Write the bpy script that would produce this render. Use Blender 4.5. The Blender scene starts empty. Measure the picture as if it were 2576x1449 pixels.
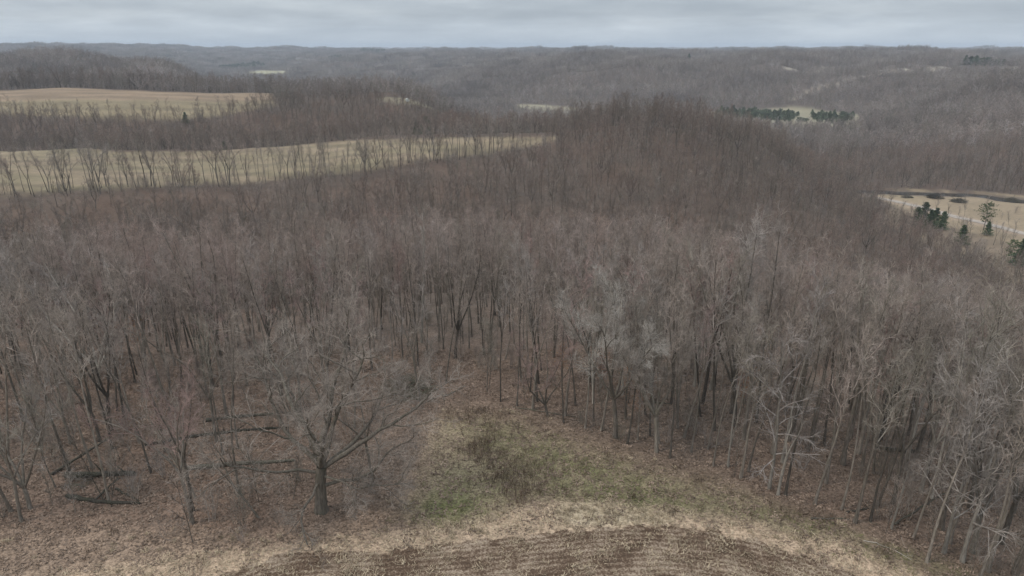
import bpy, math, random, time
import numpy as np
from mathutils import Vector, Euler

T0 = time.time()
PI = math.pi
SC = bpy.context.scene
COL = SC.collection

# ------------------------------------------------------------------ camera
CAM_H = 40.0
PITCH = math.radians(19.44)
cam_d = bpy.data.cameras.new('camera')
cam_d.sensor_width = 36.0
cam_d.lens = 24.0
cam_d.clip_start = 0.5
cam_d.clip_end = 80000.0
cam = bpy.data.objects.new('camera', cam_d)
cam.location = (0, 0, CAM_H)
cam.rotation_euler = (PI / 2 - PITCH, 0, 0)
COL.objects.link(cam)
SC.camera = cam

# ------------------------------------------------------------------ world, sun, exposure
SUN_EL, SUN_ROT = math.radians(50), math.radians(245)
world = bpy.data.worlds.new('World')
SC.world = world
world.use_nodes = True
wn, wl = world.node_tree.nodes, world.node_tree.links
wn.clear()
w_out = wn.new('ShaderNodeOutputWorld')
w_bg = wn.new('ShaderNodeBackground')
w_bg.inputs['Strength'].default_value = 0.1
w_sky = wn.new('ShaderNodeTexSky')
w_sky.sky_type = 'NISHITA'
w_sky.sun_disc = False
w_sky.sun_elevation = SUN_EL
w_sky.sun_rotation = SUN_ROT
w_sky.air_density = 1.0
w_sky.dust_density = 2.5


def wmath(op, a, b=None, clamp=False):
    n = wn.new('ShaderNodeMath')
    n.operation = op
    n.use_clamp = clamp
    for i, v in enumerate((a, b)):
        if v is None:
            continue
        if isinstance(v, (int, float)):
            n.inputs[i].default_value = v
        else:
            wl.new(v, n.inputs[i])
    return n.outputs[0]


w_tc = wn.new('ShaderNodeTexCoord')
w_sep = wn.new('ShaderNodeSeparateXYZ')
wl.new(w_tc.outputs['Generated'], w_sep.inputs[0])
zc = wmath('MAXIMUM', w_sep.outputs['Z'], 0.0)
den = wmath('ADD', zc, 0.11)
w_comb = wn.new('ShaderNodeCombineXYZ')
wl.new(wmath('DIVIDE', w_sep.outputs['X'], den), w_comb.inputs[0])
wl.new(wmath('MULTIPLY', wmath('DIVIDE', w_sep.outputs['Y'], den), 1.0), w_comb.inputs[1])
w_n1 = wn.new('ShaderNodeTexNoise')
w_n1.inputs['Scale'].default_value = 0.62
w_n1.inputs['Detail'].default_value = 6.0
w_n1.inputs['Roughness'].default_value = 0.52
w_n1.inputs['Distortion'].default_value = 0.5
wl.new(w_comb.outputs[0], w_n1.inputs['Vector'])
w_c2 = wn.new('ShaderNodeCombineXYZ')
wl.new(wmath('MULTIPLY', w_sep.outputs['X'], 3.2), w_c2.inputs[0])
wl.new(wmath('MULTIPLY', w_sep.outputs['Y'], 3.2), w_c2.inputs[1])
wl.new(wmath('MULTIPLY', zc, 17.0), w_c2.inputs[2])
w_n3 = wn.new('ShaderNodeTexNoise')
w_n3.inputs['Scale'].default_value = 1.7
w_n3.inputs['Detail'].default_value = 7.0
w_n3.inputs['Roughness'].default_value = 0.58
wl.new(w_c2.outputs[0], w_n3.inputs['Vector'])
w_cl = wmath('ADD', wmath('MULTIPLY', w_n1.outputs['Fac'], 0.4), wmath('MULTIPLY', w_n3.outputs['Fac'], 0.6))
w_ramp = wn.new('ShaderNodeValToRGB')
e = w_ramp.color_ramp.elements
e[0].position, e[0].color = 0.38, (3.95, 4.48, 5.02, 1)
e[1].position, e[1].color = 0.62, (5.75, 6.28, 6.72, 1)
m_ = w_ramp.color_ramp.elements.new(0.5)
m_.color = (4.7, 5.24, 5.76, 1)
wl.new(w_cl, w_ramp.inputs[0])
# an overcast sky grows brighter towards the zenith
bright = wmath('ADD', wmath('MULTIPLY', wmath('POWER', zc, 1.1), 1.9), 0.99)
# ... and the cloud deck ends in a paler strip of air above the horizon
w_n2 = wn.new('ShaderNodeTexNoise')
w_n2.inputs['Scale'].default_value = 1.6
w_n2.inputs['Detail'].default_value = 5.0
wl.new(w_comb.outputs[0], w_n2.inputs['Vector'])
edge = wmath('ADD', zc, wmath('MULTIPLY', wmath('SUBTRACT', w_n2.outputs['Fac'], 0.5), 0.035))
strip = wmath('SUBTRACT', 1.0, wmath('MULTIPLY', wmath('SUBTRACT', edge, 0.024, True), 60.0, True), True)
bright = wmath('ADD', bright, wmath('MULTIPLY', strip, 0.20))
w_vm = wn.new('ShaderNodeVectorMath')
w_vm.operation = 'SCALE'
wl.new(w_ramp.outputs[0], w_vm.inputs[0])
wl.new(bright, w_vm.inputs['Scale'])
w_mix = wn.new('ShaderNodeMix')
w_mix.data_type = 'RGBA'
w_mix.inputs[0].default_value = 0.94
wl.new(w_sky.outputs[0], w_mix.inputs[6])
wl.new(w_vm.outputs[0], w_mix.inputs[7])
wl.new(w_mix.outputs[2], w_bg.inputs['Color'])
wl.new(w_bg.outputs[0], w_out.inputs['Surface'])

sun_d = bpy.data.lights.new('sun', 'SUN')
sun_d.energy = 1.45
sun_d.angle = math.radians(12)
sun_d.color = (1.0, 0.93, 0.84)
sun = bpy.data.objects.new('sun', sun_d)
sdir = Vector((math.sin(SUN_ROT) * math.cos(SUN_EL), math.cos(SUN_ROT) * math.cos(SUN_EL), math.sin(SUN_EL)))
sun.rotation_euler = (-sdir).to_track_quat('-Z', 'Y').to_euler()
COL.objects.link(sun)

SC.view_settings.view_transform = 'Standard'
SC.view_settings.look = 'None'
SC.view_settings.gamma = 1.0
SC.view_settings.use_curve_mapping = False
SC.view_settings.exposure = 0.0
SC.render.engine = 'CYCLES'
cy = SC.cycles
cy.max_bounces = 3
cy.diffuse_bounces = 2
cy.glossy_bounces = 1
cy.transmission_bounces = 2
cy.volume_bounces = 0
cy.transparent_max_bounces = 4
cy.caustics_reflective = cy.caustics_refractive = False
cy.use_adaptive_sampling = False
cy.adaptive_threshold = 0.02
cy.use_denoising = True
cy.denoiser = 'OPENIMAGEDENOISE'
cy.denoising_input_passes = 'RGB_ALBEDO_NORMAL'
cy.denoising_prefilter = 'ACCURATE'
cy.sample_clamp_indirect = 3.0
SC.render.filter_size = 1.0

# ------------------------------------------------------------------ numeric helpers
def _hash(ix, iy, seed):
    n = (ix.astype(np.int64) * 374761393 + iy.astype(np.int64) * 668265263 + seed * 2147483647) & 0xFFFFFFFF
    n = ((n ^ (n >> 13)) * 1274126177) & 0xFFFFFFFF
    n = (n ^ (n >> 16)) & 0xFFFFFFFF
    return n / 4294967295.0


def vnoise(x, y, seed=0):
    ix, iy = np.floor(x), np.floor(y)
    fx, fy = x - ix, y - iy
    fx = fx * fx * (3 - 2 * fx)
    fy = fy * fy * (3 - 2 * fy)
    a, b = _hash(ix, iy, seed), _hash(ix + 1, iy, seed)
    c, d = _hash(ix, iy + 1, seed), _hash(ix + 1, iy + 1, seed)
    return (a * (1 - fx) + b * fx) * (1 - fy) + (c * (1 - fx) + d * fx) * fy


def fbm(x, y, seed=0, octaves=4):
    s, a, t = 0.0, 1.0, 0.0
    for o in range(octaves):
        s = s + a * vnoise(x * 2 ** o, y * 2 ** o, seed + o * 17)
        t += a
        a *= 0.5
    return s / t * 2 - 1


def sstep(a, b, x):
    t = np.clip((x - a) / (b - a), 0, 1)
    return t * t * (3 - 2 * t)


# ------------------------------------------------------------------ the lie of the land
# profiles of the ground along bearings from the field's edge: (forward distance m, height m)
PROFILES = {
    -0.81: [(20, 0), (70, .5), (92, -1), (115, -6), (160, -22), (210, -34), (260, -30), (300, -20), (430, -20.5), (475, -31), (520, -33), (570, -14), (650, -4.5), (730, 0), (820, -4), (920, -8), (1100, 0), (1350, 8), (1600, -12), (2000, -48), (3000, -15), (4500, 40), (6000, 52), (9000, 20), (26000, 10)],
    -0.634: [(20, 0), (70, .5), (92, -1), (115, -6), (160, -22), (210, -34), (260, -30), (300, -20), (430, -20.5), (475, -31), (520, -33), (570, -14), (650, -4.5), (730, 0.2), (820, -5), (930, -8), (1100, 2), (1300, 12), (1600, -12), (2000, -50), (3000, -20), (4500, 35), (6000, 50), (9000, 20), (26000, 10)],
    -0.49: [(20, 0), (70, .5), (92, -1), (115, -6), (160, -22), (210, -34), (260, -31), (302, -22), (430, -20.8), (475, -31), (520, -33), (570, -14), (650, -5), (725, -2), (800, -9), (920, -14), (1100, 0), (1280, 13), (1480, -14), (2000, -52), (3000, -30), (4500, 25), (6000, 40), (9000, 18), (26000, 12)],
    -0.40: [(20, 0), (72, .3), (95, -1), (118, -6), (160, -22), (210, -34), (260, -32), (306, -24), (430, -21), (475, -31), (520, -33), (570, -15), (650, -7), (720, -4), (790, -13), (920, -26), (1100, -36), (1400, -50), (2200, -60), (2900, -60), (3600, -40), (4500, 0), (6000, 18), (9000, 12), (26000, 14)],
    -0.168: [(20, 0), (78, 0), (100, -1.5), (128, -7), (170, -22), (220, -34), (270, -33), (330, -26), (370, -20), (470, -17), (520, -24), (560, -22), (620, -5), (690, -1), (750, -8), (860, -30), (1100, -55), (1300, -60), (1800, -58), (2300, -40), (3000, -8), (4500, 6), (6000, 10), (26000, 15)],
    0.0: [(20, 0), (80, 0), (102, -1.5), (132, -8), (170, -22), (220, -36), (270, -36), (320, -29), (385, -23), (470, -16), (520, -22), (650, -45), (800, -57), (1000, -60), (1310, -60), (1450, -45), (1700, -15), (2200, -2), (3000, 5), (4500, 8), (26000, 15)],
    0.18: [(20, 0), (78, -.3), (102, -2.5), (132, -9), (170, -23), (220, -36), (260, -37), (320, -29), (400, -13), (445, -7), (510, -18), (650, -48), (800, -58), (1100, -60), (1200, -57), (1350, -30), (1500, -4), (1700, 4), (2400, 8), (3200, 8), (26000, 15)],
    0.356: [(20, 0), (55, -.3), (78, -1.2), (100, -4.5), (130, -12), (170, -28), (220, -40), (260, -41), (300, -38), (350, -31), (420, -17), (465, -23), (600, -50), (800, -58), (980, -60), (1120, -60), (1250, -40), (1400, -3), (1550, 2), (2500, 8), (26000, 15)],
    0.53: [(20, 0), (50, -.5), (64, -2), (85, -6), (110, -13), (140, -23), (180, -38), (240, -47), (330, -49), (400, -58), (480, -60), (520, -60), (620, -53), (900, -45), (1020, -42), (1150, -30), (1350, -2), (1600, 4), (2500, 8), (26000, 15)],
    0.706: [(20, 0), (43, -.8), (60, -3), (85, -9), (110, -16), (140, -26), (190, -43), (250, -55), (320, -59), (370, -60), (505, -60), (545, -56), (650, -38), (800, -18), (950, -5), (1100, 0), (1500, 5), (2500, 8), (26000, 15)],
    0.88: [(20, 0), (38, -1), (48, -2.5), (62, -6), (85, -13), (110, -22), (150, -36), (200, -50), (260, -59), (330, -60), (475, -60), (515, -55), (620, -36), (780, -15), (900, -3), (1500, 5), (26000, 15)],
}
LG = np.linspace(math.log(15), math.log(30000), 700)


def _pchip(xs, ys, xq):
    xs, ys = np.array(xs, float), np.array(ys, float)
    h, dl = np.diff(xs), np.diff(ys) / np.diff(xs)
    m = np.zeros(len(xs))
    for i in range(1, len(xs) - 1):
        if dl[i - 1] * dl[i] > 0:
            w1, w2 = 2 * h[i] + h[i - 1], h[i] + 2 * h[i - 1]
            m[i] = (w1 + w2) / (w1 / dl[i - 1] + w2 / dl[i])
    xq = np.clip(xq, xs[0], xs[-1])
    k = np.clip(np.searchsorted(xs, xq) - 1, 0, len(xs) - 2)
    t = (xq - xs[k]) / h[k]
    return ((2 * t ** 3 - 3 * t ** 2 + 1) * ys[k] + (t ** 3 - 2 * t ** 2 + t) * h[k] * m[k]
            + (-2 * t ** 3 + 3 * t ** 2) * ys[k + 1] + (t ** 3 - t ** 2) * h[k] * m[k + 1])


_ws = sorted(PROFILES)
_caz = np.array([math.atan(w) for w in _ws])
_tab = np.array([_pchip([math.log(d * math.sqrt(1 + w * w)) for d, z in PROFILES[w]], [z for d, z in PROFILES[w]], LG) for w in _ws])
AZG = np.linspace(_caz[0], _caz[-1], 161)
TAB = np.array([_pchip(_caz, _tab[:, j], AZG) for j in range(len(LG))]).T
_ker = np.exp(-np.linspace(-2, 2, 9) ** 2)
_ker /= _ker.sum()
_pad = np.pad(TAB, ((4, 4), (0, 0)), mode='edge')
TAB = sum(_ker[i] * _pad[i:i + TAB.shape[0]] for i in range(9))


def height(x, y):
    x, y = np.asarray(x, float), np.asarray(y, float)
    r = np.maximum(np.hypot(x, y), 1.0)
    az = np.arctan2(x, y)
    fa = np.clip((az - AZG[0]) / (AZG[-1] - AZG[0]), 0, 1) * (len(AZG) - 1)
    fl = np.clip((np.log(r) - LG[0]) / (LG[-1] - LG[0]), 0, 1) * (len(LG) - 1)
    ia, il = np.minimum(fa.astype(int), len(AZG) - 2), np.minimum(fl.astype(int), len(LG) - 2)
    ta, tl = fa - ia, fl - il
    z = (TAB[ia, il] * (1 - ta) + TAB[ia + 1, il] * ta) * (1 - tl) + (TAB[ia, il + 1] * (1 - ta) + TAB[ia + 1, il + 1] * ta) * tl
    z = z * (1 - sstep(1.0, 1.9, np.abs(az)))
    z = z + fbm(x / 9, y / 9, 3, 3) * 0.22
    z = z + fbm(x / 55, y / 55, 7, 3) * 1.4 * sstep(180, 380, r) * (z > -55)
    z = z + fbm(x / 330, y / 330, 11, 4) * 13 * sstep(1350, 2600, r) * sstep(-58, -40, z)
    g1 = np.abs(fbm(x / 210, y / 210, 13, 3))
    z = z + (g1 - 0.28) * 42 * sstep(820, 1150, r) * sstep(-57, -38, z)
    rid = 1 - np.abs(fbm(x / 1500, y / 1500, 23, 4))
    z = z + (rid - 0.72) * 40 * sstep(3200, 6000, r)
    z = z + fbm(x / 45, y / 45, 31, 3) * 7 * sstep(4500, 7500, r)
    return z


PXF = 24.0 / 36.0 * 2576


def ray(px, py):
    u, v = (px - 1288) / PXF, (724.5 - py) / PXF
    c, s = math.cos(PITCH), math.sin(PITCH)
    return np.array([u, c + v * s, -s + v * c])


def hit(px, py):
    """where the sight line through a spot of the photograph meets the ground"""
    d = ray(px, py)
    t = np.exp(np.linspace(math.log(18), math.log(25000), 2600)) / d[1]
    X, Y, Z = t * d[0], t * d[1], CAM_H + t * d[2]
    below = Z < height(X, Y)
    k = int(np.argmax(below)) if below.any() else len(t) - 1
    a, b = t[max(k - 1, 0)], t[k]
    for _ in range(14):
        m = (a + b) / 2
        if CAM_H + m * d[2] < float(height(m * d[0], m * d[1])):
            b = m
        else:
            a = m
    return (b * d[0], b * d[1])


def at(px, py, dist):
    """a point at a given forward distance on the bearing of a spot of the photograph, set on the ground"""
    d = ray(px, py)
    t = dist / d[1]
    return (t * d[0], dist)


def to_px(x, y, z):
    c, s = math.cos(PITCH), math.sin(PITCH)
    dep = y * c - (z - CAM_H) * s
    up = y * s + (z - CAM_H) * c
    return 1288 + PXF * x / dep, 724.5 - PXF * up / dep, dep


def poly(pts, dmax=1e9):
    out = []
    for p in pts:
        q = hit(*p)
        if q[1] > dmax:
            q = at(p[0], p[1], dmax)
        out.append(q)
    return np.array(out)


def inside(pl, x, y):
    r = np.zeros(np.shape(x), bool)
    n = len(pl)
    bx0, by0 = pl.min(0)
    bx1, by1 = pl.max(0)
    sel = (x >= bx0) & (x <= bx1) & (y >= by0) & (y <= by1)
    if not sel.any():
        return r
    xs, ys = x[sel], y[sel]
    q = np.zeros(xs.shape, bool)
    for i in range(n):
        x1, y1 = pl[i]
        x2, y2 = pl[(i + 1) % n]
        if y1 == y2:
            continue
        c = ((y1 > ys) != (y2 > ys)) & (xs < (x2 - x1) * (ys - y1) / (y2 - y1) + x1)
        q ^= c
    r[sel] = q
    return r


def soft(pl, x, y, wd):
    s = np.zeros(np.shape(x))
    for k in range(8):
        a = k * PI / 4
        q = wd * (0.45 if k % 2 else 1.0)
        s += inside(pl, x + q * math.cos(a), y + q * math.sin(a))
    return s / 8


def dist_line(pts, x, y):
    best = np.full(np.shape(x), 1e9)
    for (x1, y1), (x2, y2) in zip(pts[:-1], pts[1:]):
        dx, dy = x2 - x1, y2 - y1
        t = np.clip(((x - x1) * dx + (y - y1) * dy) / (dx * dx + dy * dy + 1e-9), 0, 1)
        best = np.minimum(best, np.hypot(x - x1 - t * dx, y - y1 - t * dy))
    return best


# ------------------------------------------------------------------ outlines of the open land
SOIL_TOP = poly([(260, 1560), (420, 1500), (560, 1449), (640, 1410), (760, 1388), (900, 1386), (1040, 1375), (1180, 1362), (1330, 1345), (1480, 1327), (1620, 1322), (1760, 1330), (1880, 1352), (2000, 1390), (2150, 1447), (2400, 1590), (2700, 1800)])
P_SOIL = np.vstack([SOIL_TOP, [[34, 8], [-40, 8]]])
P_TAN = np.vstack([poly([(-300, 1480), (0, 1455), (200, 1440), (500, 1392), (760, 1368), (1000, 1338), (1200, 1300), (1380, 1272), (1500, 1262), (1640, 1282), (1800, 1300), (1950, 1325), (2100, 1360), (2300, 1449), (2600, 1600)]), [[34, 8], [-60, 8]]])
P_CLEAR = np.vstack([poly([(-400, 1345), (0, 1325), (300, 1318), (600, 1335), (830, 1325), (980, 1260), (1050, 1150), (1075, 1060), (1150, 1005), (1250, 1025), (1400, 1055), (1520, 1105), (1650, 1150), (1850, 1215), (2000, 1275), (2150, 1320), (2350, 1432), (2600, 1560)]), [[60, 8], [-70, 8]]])
P_FIELD1 = poly([(-350, 505), (0, 488), (300, 474), (600, 464), (700, 452), (900, 430), (1000, 415), (1150, 393), (1300, 372), (1400, 350), (1400, 342), (1200, 345), (1000, 350), (800, 360), (650, 372), (480, 381), (300, 383), (100, 377), (0, 372), (-350, 362)], 465)
P_FIELD2 = poly([(-350, 292), (0, 285), (150, 292), (300, 302), (420, 302), (560, 290), (690, 268), (690, 240), (560, 237), (440, 234), (300, 229), (200, 224), (100, 224), (0, 230), (-350, 240)])
P_TANSTRIP = poly([(-350, 258), (0, 254), (300, 252), (560, 256), (690, 252), (690, 234), (560, 235), (440, 232), (300, 227), (200, 222), (100, 222), (0, 228), (-350, 238)], 745)
P_BALE = poly([(940, 246), (1020, 247), (1100, 258), (1120, 266), (1060, 268), (990, 262)], 660)
P_VALLEY_A = poly([(1262, 262), (1330, 262), (1480, 274), (1500, 284), (1400, 293), (1320, 287)])
P_VALLEY_B = poly([(1760, 282), (1850, 278), (1985, 268), (2040, 272), (2170, 289), (2160, 318), (1985, 332), (1900, 320), (1790, 306)])
P_VALLEY_R = poly([(2190, 478), (2260, 475), (2400, 480), (2576, 492), (2850, 510), (2850, 730), (2650, 655), (2576, 625), (2500, 600), (2400, 573), (2300, 540), (2210, 500)])
P_FAR_F = poly([(600, 184), (660, 177), (730, 180), (725, 193), (640, 195)])
P_OPEN_R = np.array([at(2205, 500, 420), at(2260, 515, 385), at(2330, 545, 352), at(2400, 570, 332), at(2500, 600, 305), at(2600, 640, 282), at(2850, 700, 262), at(2850, 500, 470), at(2576, 492, 480), at(2400, 480, 498)])
TRAIL1 = poly([(1980, 174), (2080, 173), (2180, 172), (2280, 173), (2420, 176), (2600, 180)])
TRAIL2 = poly([(1990, 250), (2060, 222), (2130, 202), (2200, 188), (2260, 176)])
CREEK = poly([(2150, 478), (2230, 481), (2300, 485), (2370, 487), (2430, 488), (2480, 492), (2530, 500), (2600, 506), (2750, 520)])
ROAD = poly([(2190, 494), (2255, 508), (2330, 525), (2400, 545), (2480, 563), (2576, 588), (2700, 622), (2850, 668)])


def is_open(x, y):
    """land without forest"""
    wx = x + fbm(x / 7, y / 7, 41, 3) * 2.0 * sstep(100, 300, np.hypot(x, y))
    wy = y + fbm(x / 7, y / 7, 43, 3) * 2.0 * sstep(100, 300, np.hypot(x, y))
    o = np.zeros(np.shape(x), bool)
    for p in (P_CLEAR, P_FIELD1, P_FIELD2, P_TANSTRIP, P_BALE, P_VALLEY_A, P_VALLEY_B, P_VALLEY_R, P_OPEN_R, P_FAR_F):
        o |= inside(p, wx, wy)
    o |= dist_line(CREEK, x, y) < 11
    o |= dist_line(ROAD, x, y) < 7
    o |= dist_line(TRAIL1 - np.array([0, 20]), x, y) < 26
    o |= dist_line(TRAIL2, x, y) < 7
    return o


# ------------------------------------------------------------------ mesh helpers
def mesh_np(name, verts, faces, mat=None, smooth=True, mats=None, midx=None):
    """faces: (N,4) or (N,3) array"""
    me = bpy.data.meshes.new(name)
    verts = np.asarray(verts, np.float32)
    faces = np.asarray(faces, np.int32)
    k = faces.shape[1]
    me.vertices.add(len(verts))
    me.vertices.foreach_set('co', verts.ravel())
    me.loops.add(faces.size)
    me.loops.foreach_set('vertex_index', faces.ravel())
    me.polygons.add(len(faces))
    me.polygons.foreach_set('loop_start', np.arange(0, faces.size, k, dtype=np.int32))
    me.polygons.foreach_set('use_smooth', np.full(len(faces), smooth))
    for m in (mats or ([mat] if mat else [])):
        me.materials.append(m)
    if midx is not None:
        me.polygons.foreach_set('material_index', np.asarray(midx, np.int32))
    me.update()
    me.validate()
    return me


def link(name, me, parent=None, loc=(0, 0, 0)):
    o = bpy.data.objects.new(name, me)
    o.location = loc
    COL.objects.link(o)
    if parent is not None:
        o.parent = parent
    return o


def tag(o, label=None, cat=None, group=None, kind=None):
    for k, v in (('label', label), ('category', cat), ('group', group), ('kind', kind)):
        if v:
            o[k] = v
    return o


def tubes(lists):
    """lists: [(points (n,3), radii (n,), sides)] -> verts, quads; grouped so that alike tubes are built at once"""
    groups = {}
    for p, r, k in lists:
        groups.setdefault((len(p), k), []).append((p, r))
    V, F, base = [], [], 0
    for (n, k), items in groups.items():
        P = np.array([i[0] for i in items], float)
        R = np.array([i[1] for i in items], float)
        N = len(items)
        T = np.empty_like(P)
        T[:, 1:-1] = P[:, 2:] - P[:, :-2]
        T[:, 0] = P[:, 1] - P[:, 0]
        T[:, -1] = P[:, -1] - P[:, -2]
        T /= np.linalg.norm(T, axis=2, keepdims=True) + 1e-9
        mean = P[:, -1] - P[:, 0]
        ref = np.eye(3)[np.argmin(np.abs(mean), axis=1)][:, None, :]
        A = np.cross(T, ref)
        A /= np.linalg.norm(A, axis=2, keepdims=True) + 1e-9
        B = np.cross(T, A)
        ang = np.arange(k) * 2 * PI / k
        ring = (A[:, :, None, :] * np.cos(ang)[None, None, :, None] + B[:, :, None, :] * np.sin(ang)[None, None, :, None])
        vv = P[:, :, None, :] + ring * R[:, :, None, None]
        V.append(vv.reshape(-1, 3))
        i = np.arange(N)[:, None, None] * (n * k)
        j = np.arange(n - 1)[None, :, None] * k
        q = np.arange(k)[None, None, :]
        q2 = (q + 1) % k
        a = base + i + j + q
        b = base + i + j + q2
        F.append(np.stack([a, b, b + k, a + k], -1).reshape(-1, 4))
        base += N * n * k
    return np.vstack(V), np.vstack(F)


# ------------------------------------------------------------------ materials
def new_mat(name):
    m = bpy.data.materials.new(name)
    m.use_nodes = True
    nt = m.node_tree
    b = nt.nodes['Principled BSDF']
    b.inputs['Roughness'].default_value = 0.9
    b.inputs['Specular IOR Level'].default_value = 0.15
    return m, nt, b


def nnode(nt, t, **kw):
    n = nt.nodes.new(t)
    for k, v in kw.items():
        setattr(n, k, v)
    return n


def noise(nt, vec, scale, detail=4, rough=0.6, dist=0.0):
    n = nt.nodes.new('ShaderNodeTexNoise')
    n.inputs['Scale'].default_value = scale
    n.inputs['Detail'].default_value = detail
    n.inputs['Roughness'].default_value = rough
    n.inputs['Distortion'].default_value = dist
    if vec is not None:
        nt.links.new(vec, n.inputs['Vector'])
    return n.outputs['Fac']


def ramp(nt, fac, stops, interp='LINEAR'):
    n = nt.nodes.new('ShaderNodeValToRGB')
    n.color_ramp.interpolation = interp
    el = n.color_ramp.elements
    while len(el) < len(stops):
        el.new(0.5)
    for q, (p, c) in zip(el, stops):
        q.position = p
        q.color = (*c, 1) if len(c) == 3 else c
    nt.links.new(fac, n.inputs[0])
    return n.outputs[0]


def mixc(nt, fac, a, b, mode='MIX'):
    n = nt.nodes.new('ShaderNodeMix')
    n.data_type = 'RGBA'
    n.blend_type = mode
    for s, v in ((0, fac), (6, a), (7, b)):
        if isinstance(v, (int, float)):
            n.inputs[s].default_value = v
        elif isinstance(v, tuple):
            n.inputs[s].default_value = (*v, 1)
        else:
            nt.links.new(v, n.inputs[s])
    return n.outputs[2]


def nmath(nt, op, a, b=None, clamp=False):
    n = nt.nodes.new('ShaderNodeMath')
    n.operation = op
    n.use_clamp = clamp
    for i, v in enumerate((a, b)):
        if v is None:
            continue
        if isinstance(v, (int, float)):
            n.inputs[i].default_value = v
        else:
            nt.links.new(v, n.inputs[i])
    return n.outputs[0]


def bump(nt, bsdf, h, strength, distance):
    n = nt.nodes.new('ShaderNodeBump')
    n.inputs['Strength'].default_value = strength
    n.inputs['Distance'].default_value = distance
    nt.links.new(h, n.inputs['Height'])
    nt.links.new(n.outputs[0], bsdf.inputs['Normal'])


def bark_mat(name, dark, light, moss=0.25):
    m, nt, b = new_mat(name)
    tc = nnode(nt, 'ShaderNodeTexCoord')
    mp = nnode(nt, 'ShaderNodeMapping')
    mp.inputs['Scale'].default_value = (1, 1, 0.18)
    nt.links.new(tc.outputs['Object'], mp.inputs[0])
    oi = nnode(nt, 'ShaderNodeObjectInfo')
    f = noise(nt, mp.outputs[0], 7.0, 6, 0.7)
    c = ramp(nt, f, [(0.3, dark), (0.72, light)])
    f2 = noise(nt, tc.outputs['Object'], 0.6, 3)
    c = mixc(nt, nmath(nt, 'MULTIPLY', nmath(nt, 'SUBTRACT', f2, 0.45, True), moss * 4, True), c, (0.075, 0.08, 0.045))
    v = nmath(nt, 'ADD', nmath(nt, 'MULTIPLY', oi.outputs['Random'], 1.1), 0.5)
    vm = nnode(nt, 'ShaderNodeVectorMath', operation='SCALE')
    nt.links.new(c, vm.inputs[0])
    nt.links.new(v, vm.inputs['Scale'])
    nt.links.new(vm.outputs[0], b.inputs['Base Color'])
    bump(nt, b, f, 0.6, 0.04)
    return m


def twig_mat(name, stops, red=(0.335, 0.245, 0.212), redamt=0.7, stand=0.0):
    """twig colour differs from tree to tree, and stands of one kind share a tone"""
    m, nt, b = new_mat(name)
    oi = nnode(nt, 'ShaderNodeObjectInfo')
    c = ramp(nt, oi.outputs['Random'], stops)
    f = noise(nt, oi.outputs['Location'], 0.028, 3, 0.6)
    f = nmath(nt, 'MULTIPLY', nmath(nt, 'SUBTRACT', f, 0.44, True), 5.0 * redamt, True)
    c = mixc(nt, nmath(nt, 'MULTIPLY', f, redamt, True), c, red)
    tc = nnode(nt, 'ShaderNodeTexCoord')
    g = nmath(nt, 'ADD', nmath(nt, 'MULTIPLY', noise(nt, tc.outputs['Object'], 0.6, 5, 0.75), 3.0), -0.53)
    vm = nnode(nt, 'ShaderNodeVectorMath', operation='SCALE')
    nt.links.new(c, vm.inputs[0])
    nt.links.new(g, vm.inputs['Scale'])
    if stand:
        f3 = nmath(nt, 'ADD', nmath(nt, 'MULTIPLY', noise(nt, oi.outputs['Location'], 0.0075, 4, 0.65), 2.4 * stand), 1 - 1.2 * stand)
        vm2 = nnode(nt, 'ShaderNodeVectorMath', operation='SCALE')
        nt.links.new(vm.outputs[0], vm2.inputs[0])
        nt.links.new(f3, vm2.inputs['Scale'])
        vm = vm2
    nt.links.new(vm.outputs[0], b.inputs['Base Color'])
    return m


M = {}
M['bark'] = bark_mat('bark_grey', (0.065, 0.054, 0.044), (0.235, 0.20, 0.166))
M['bark_pale'] = bark_mat('bark_pale', (0.15, 0.13, 0.108), (0.38, 0.34, 0.29), 0.15)
M['bark_oak'] = bark_mat('bark_oak', (0.085, 0.070, 0.056), (0.27, 0.232, 0.19), 0.35)
TW = [(0.0, (0.21, 0.182, 0.150)), (0.2, (0.33, 0.268, 0.226)), (0.4, (0.24, 0.215, 0.172)), (0.6, (0.38, 0.315, 0.27)), (0.8, (0.27, 0.228, 0.194)), (1.0, (0.36, 0.318, 0.286))]
M['twig'] = twig_mat('twig_mixed', TW)
M['twig_pale'] = twig_mat('twig_pale', [(0.0, (0.33, 0.288, 0.252)), (0.5, (0.36, 0.318, 0.282)), (1.0, (0.30, 0.262, 0.238))], redamt=0.0)
M['twig_white'] = twig_mat('twig_white', [(0.0, (0.39, 0.352, 0.308)), (1.0, (0.44, 0.40, 0.355))], redamt=0.0)
M['twig_far'] = twig_mat('twig_far', [(0.0, (0.15, 0.13, 0.112)), (0.15, (0.36, 0.30, 0.27)), (0.3, (0.20, 0.185, 0.15)), (0.45, (0.30, 0.245, 0.21)), (0.6, (0.17, 0.145, 0.13)), (0.75, (0.40, 0.35, 0.325)), (0.9, (0.22, 0.19, 0.165)), (1.0, (0.30, 0.25, 0.225))], redamt=0.3, stand=0.8)
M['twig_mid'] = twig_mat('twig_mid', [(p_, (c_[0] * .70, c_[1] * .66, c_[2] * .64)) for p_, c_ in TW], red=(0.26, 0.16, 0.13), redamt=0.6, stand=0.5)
M['twig_crest'] = twig_mat('twig_crest', [(p_, (c_[0] * 1.0, c_[1] * .975, c_[2] * .99)) for p_, c_ in TW], red=(0.395, 0.272, 0.228), redamt=0.68)
M['twig_oak'] = twig_mat('twig_oak', [(0.0, (0.29, 0.246, 0.207)), (1.0, (0.31, 0.262, 0.222))], redamt=0.1)
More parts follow.
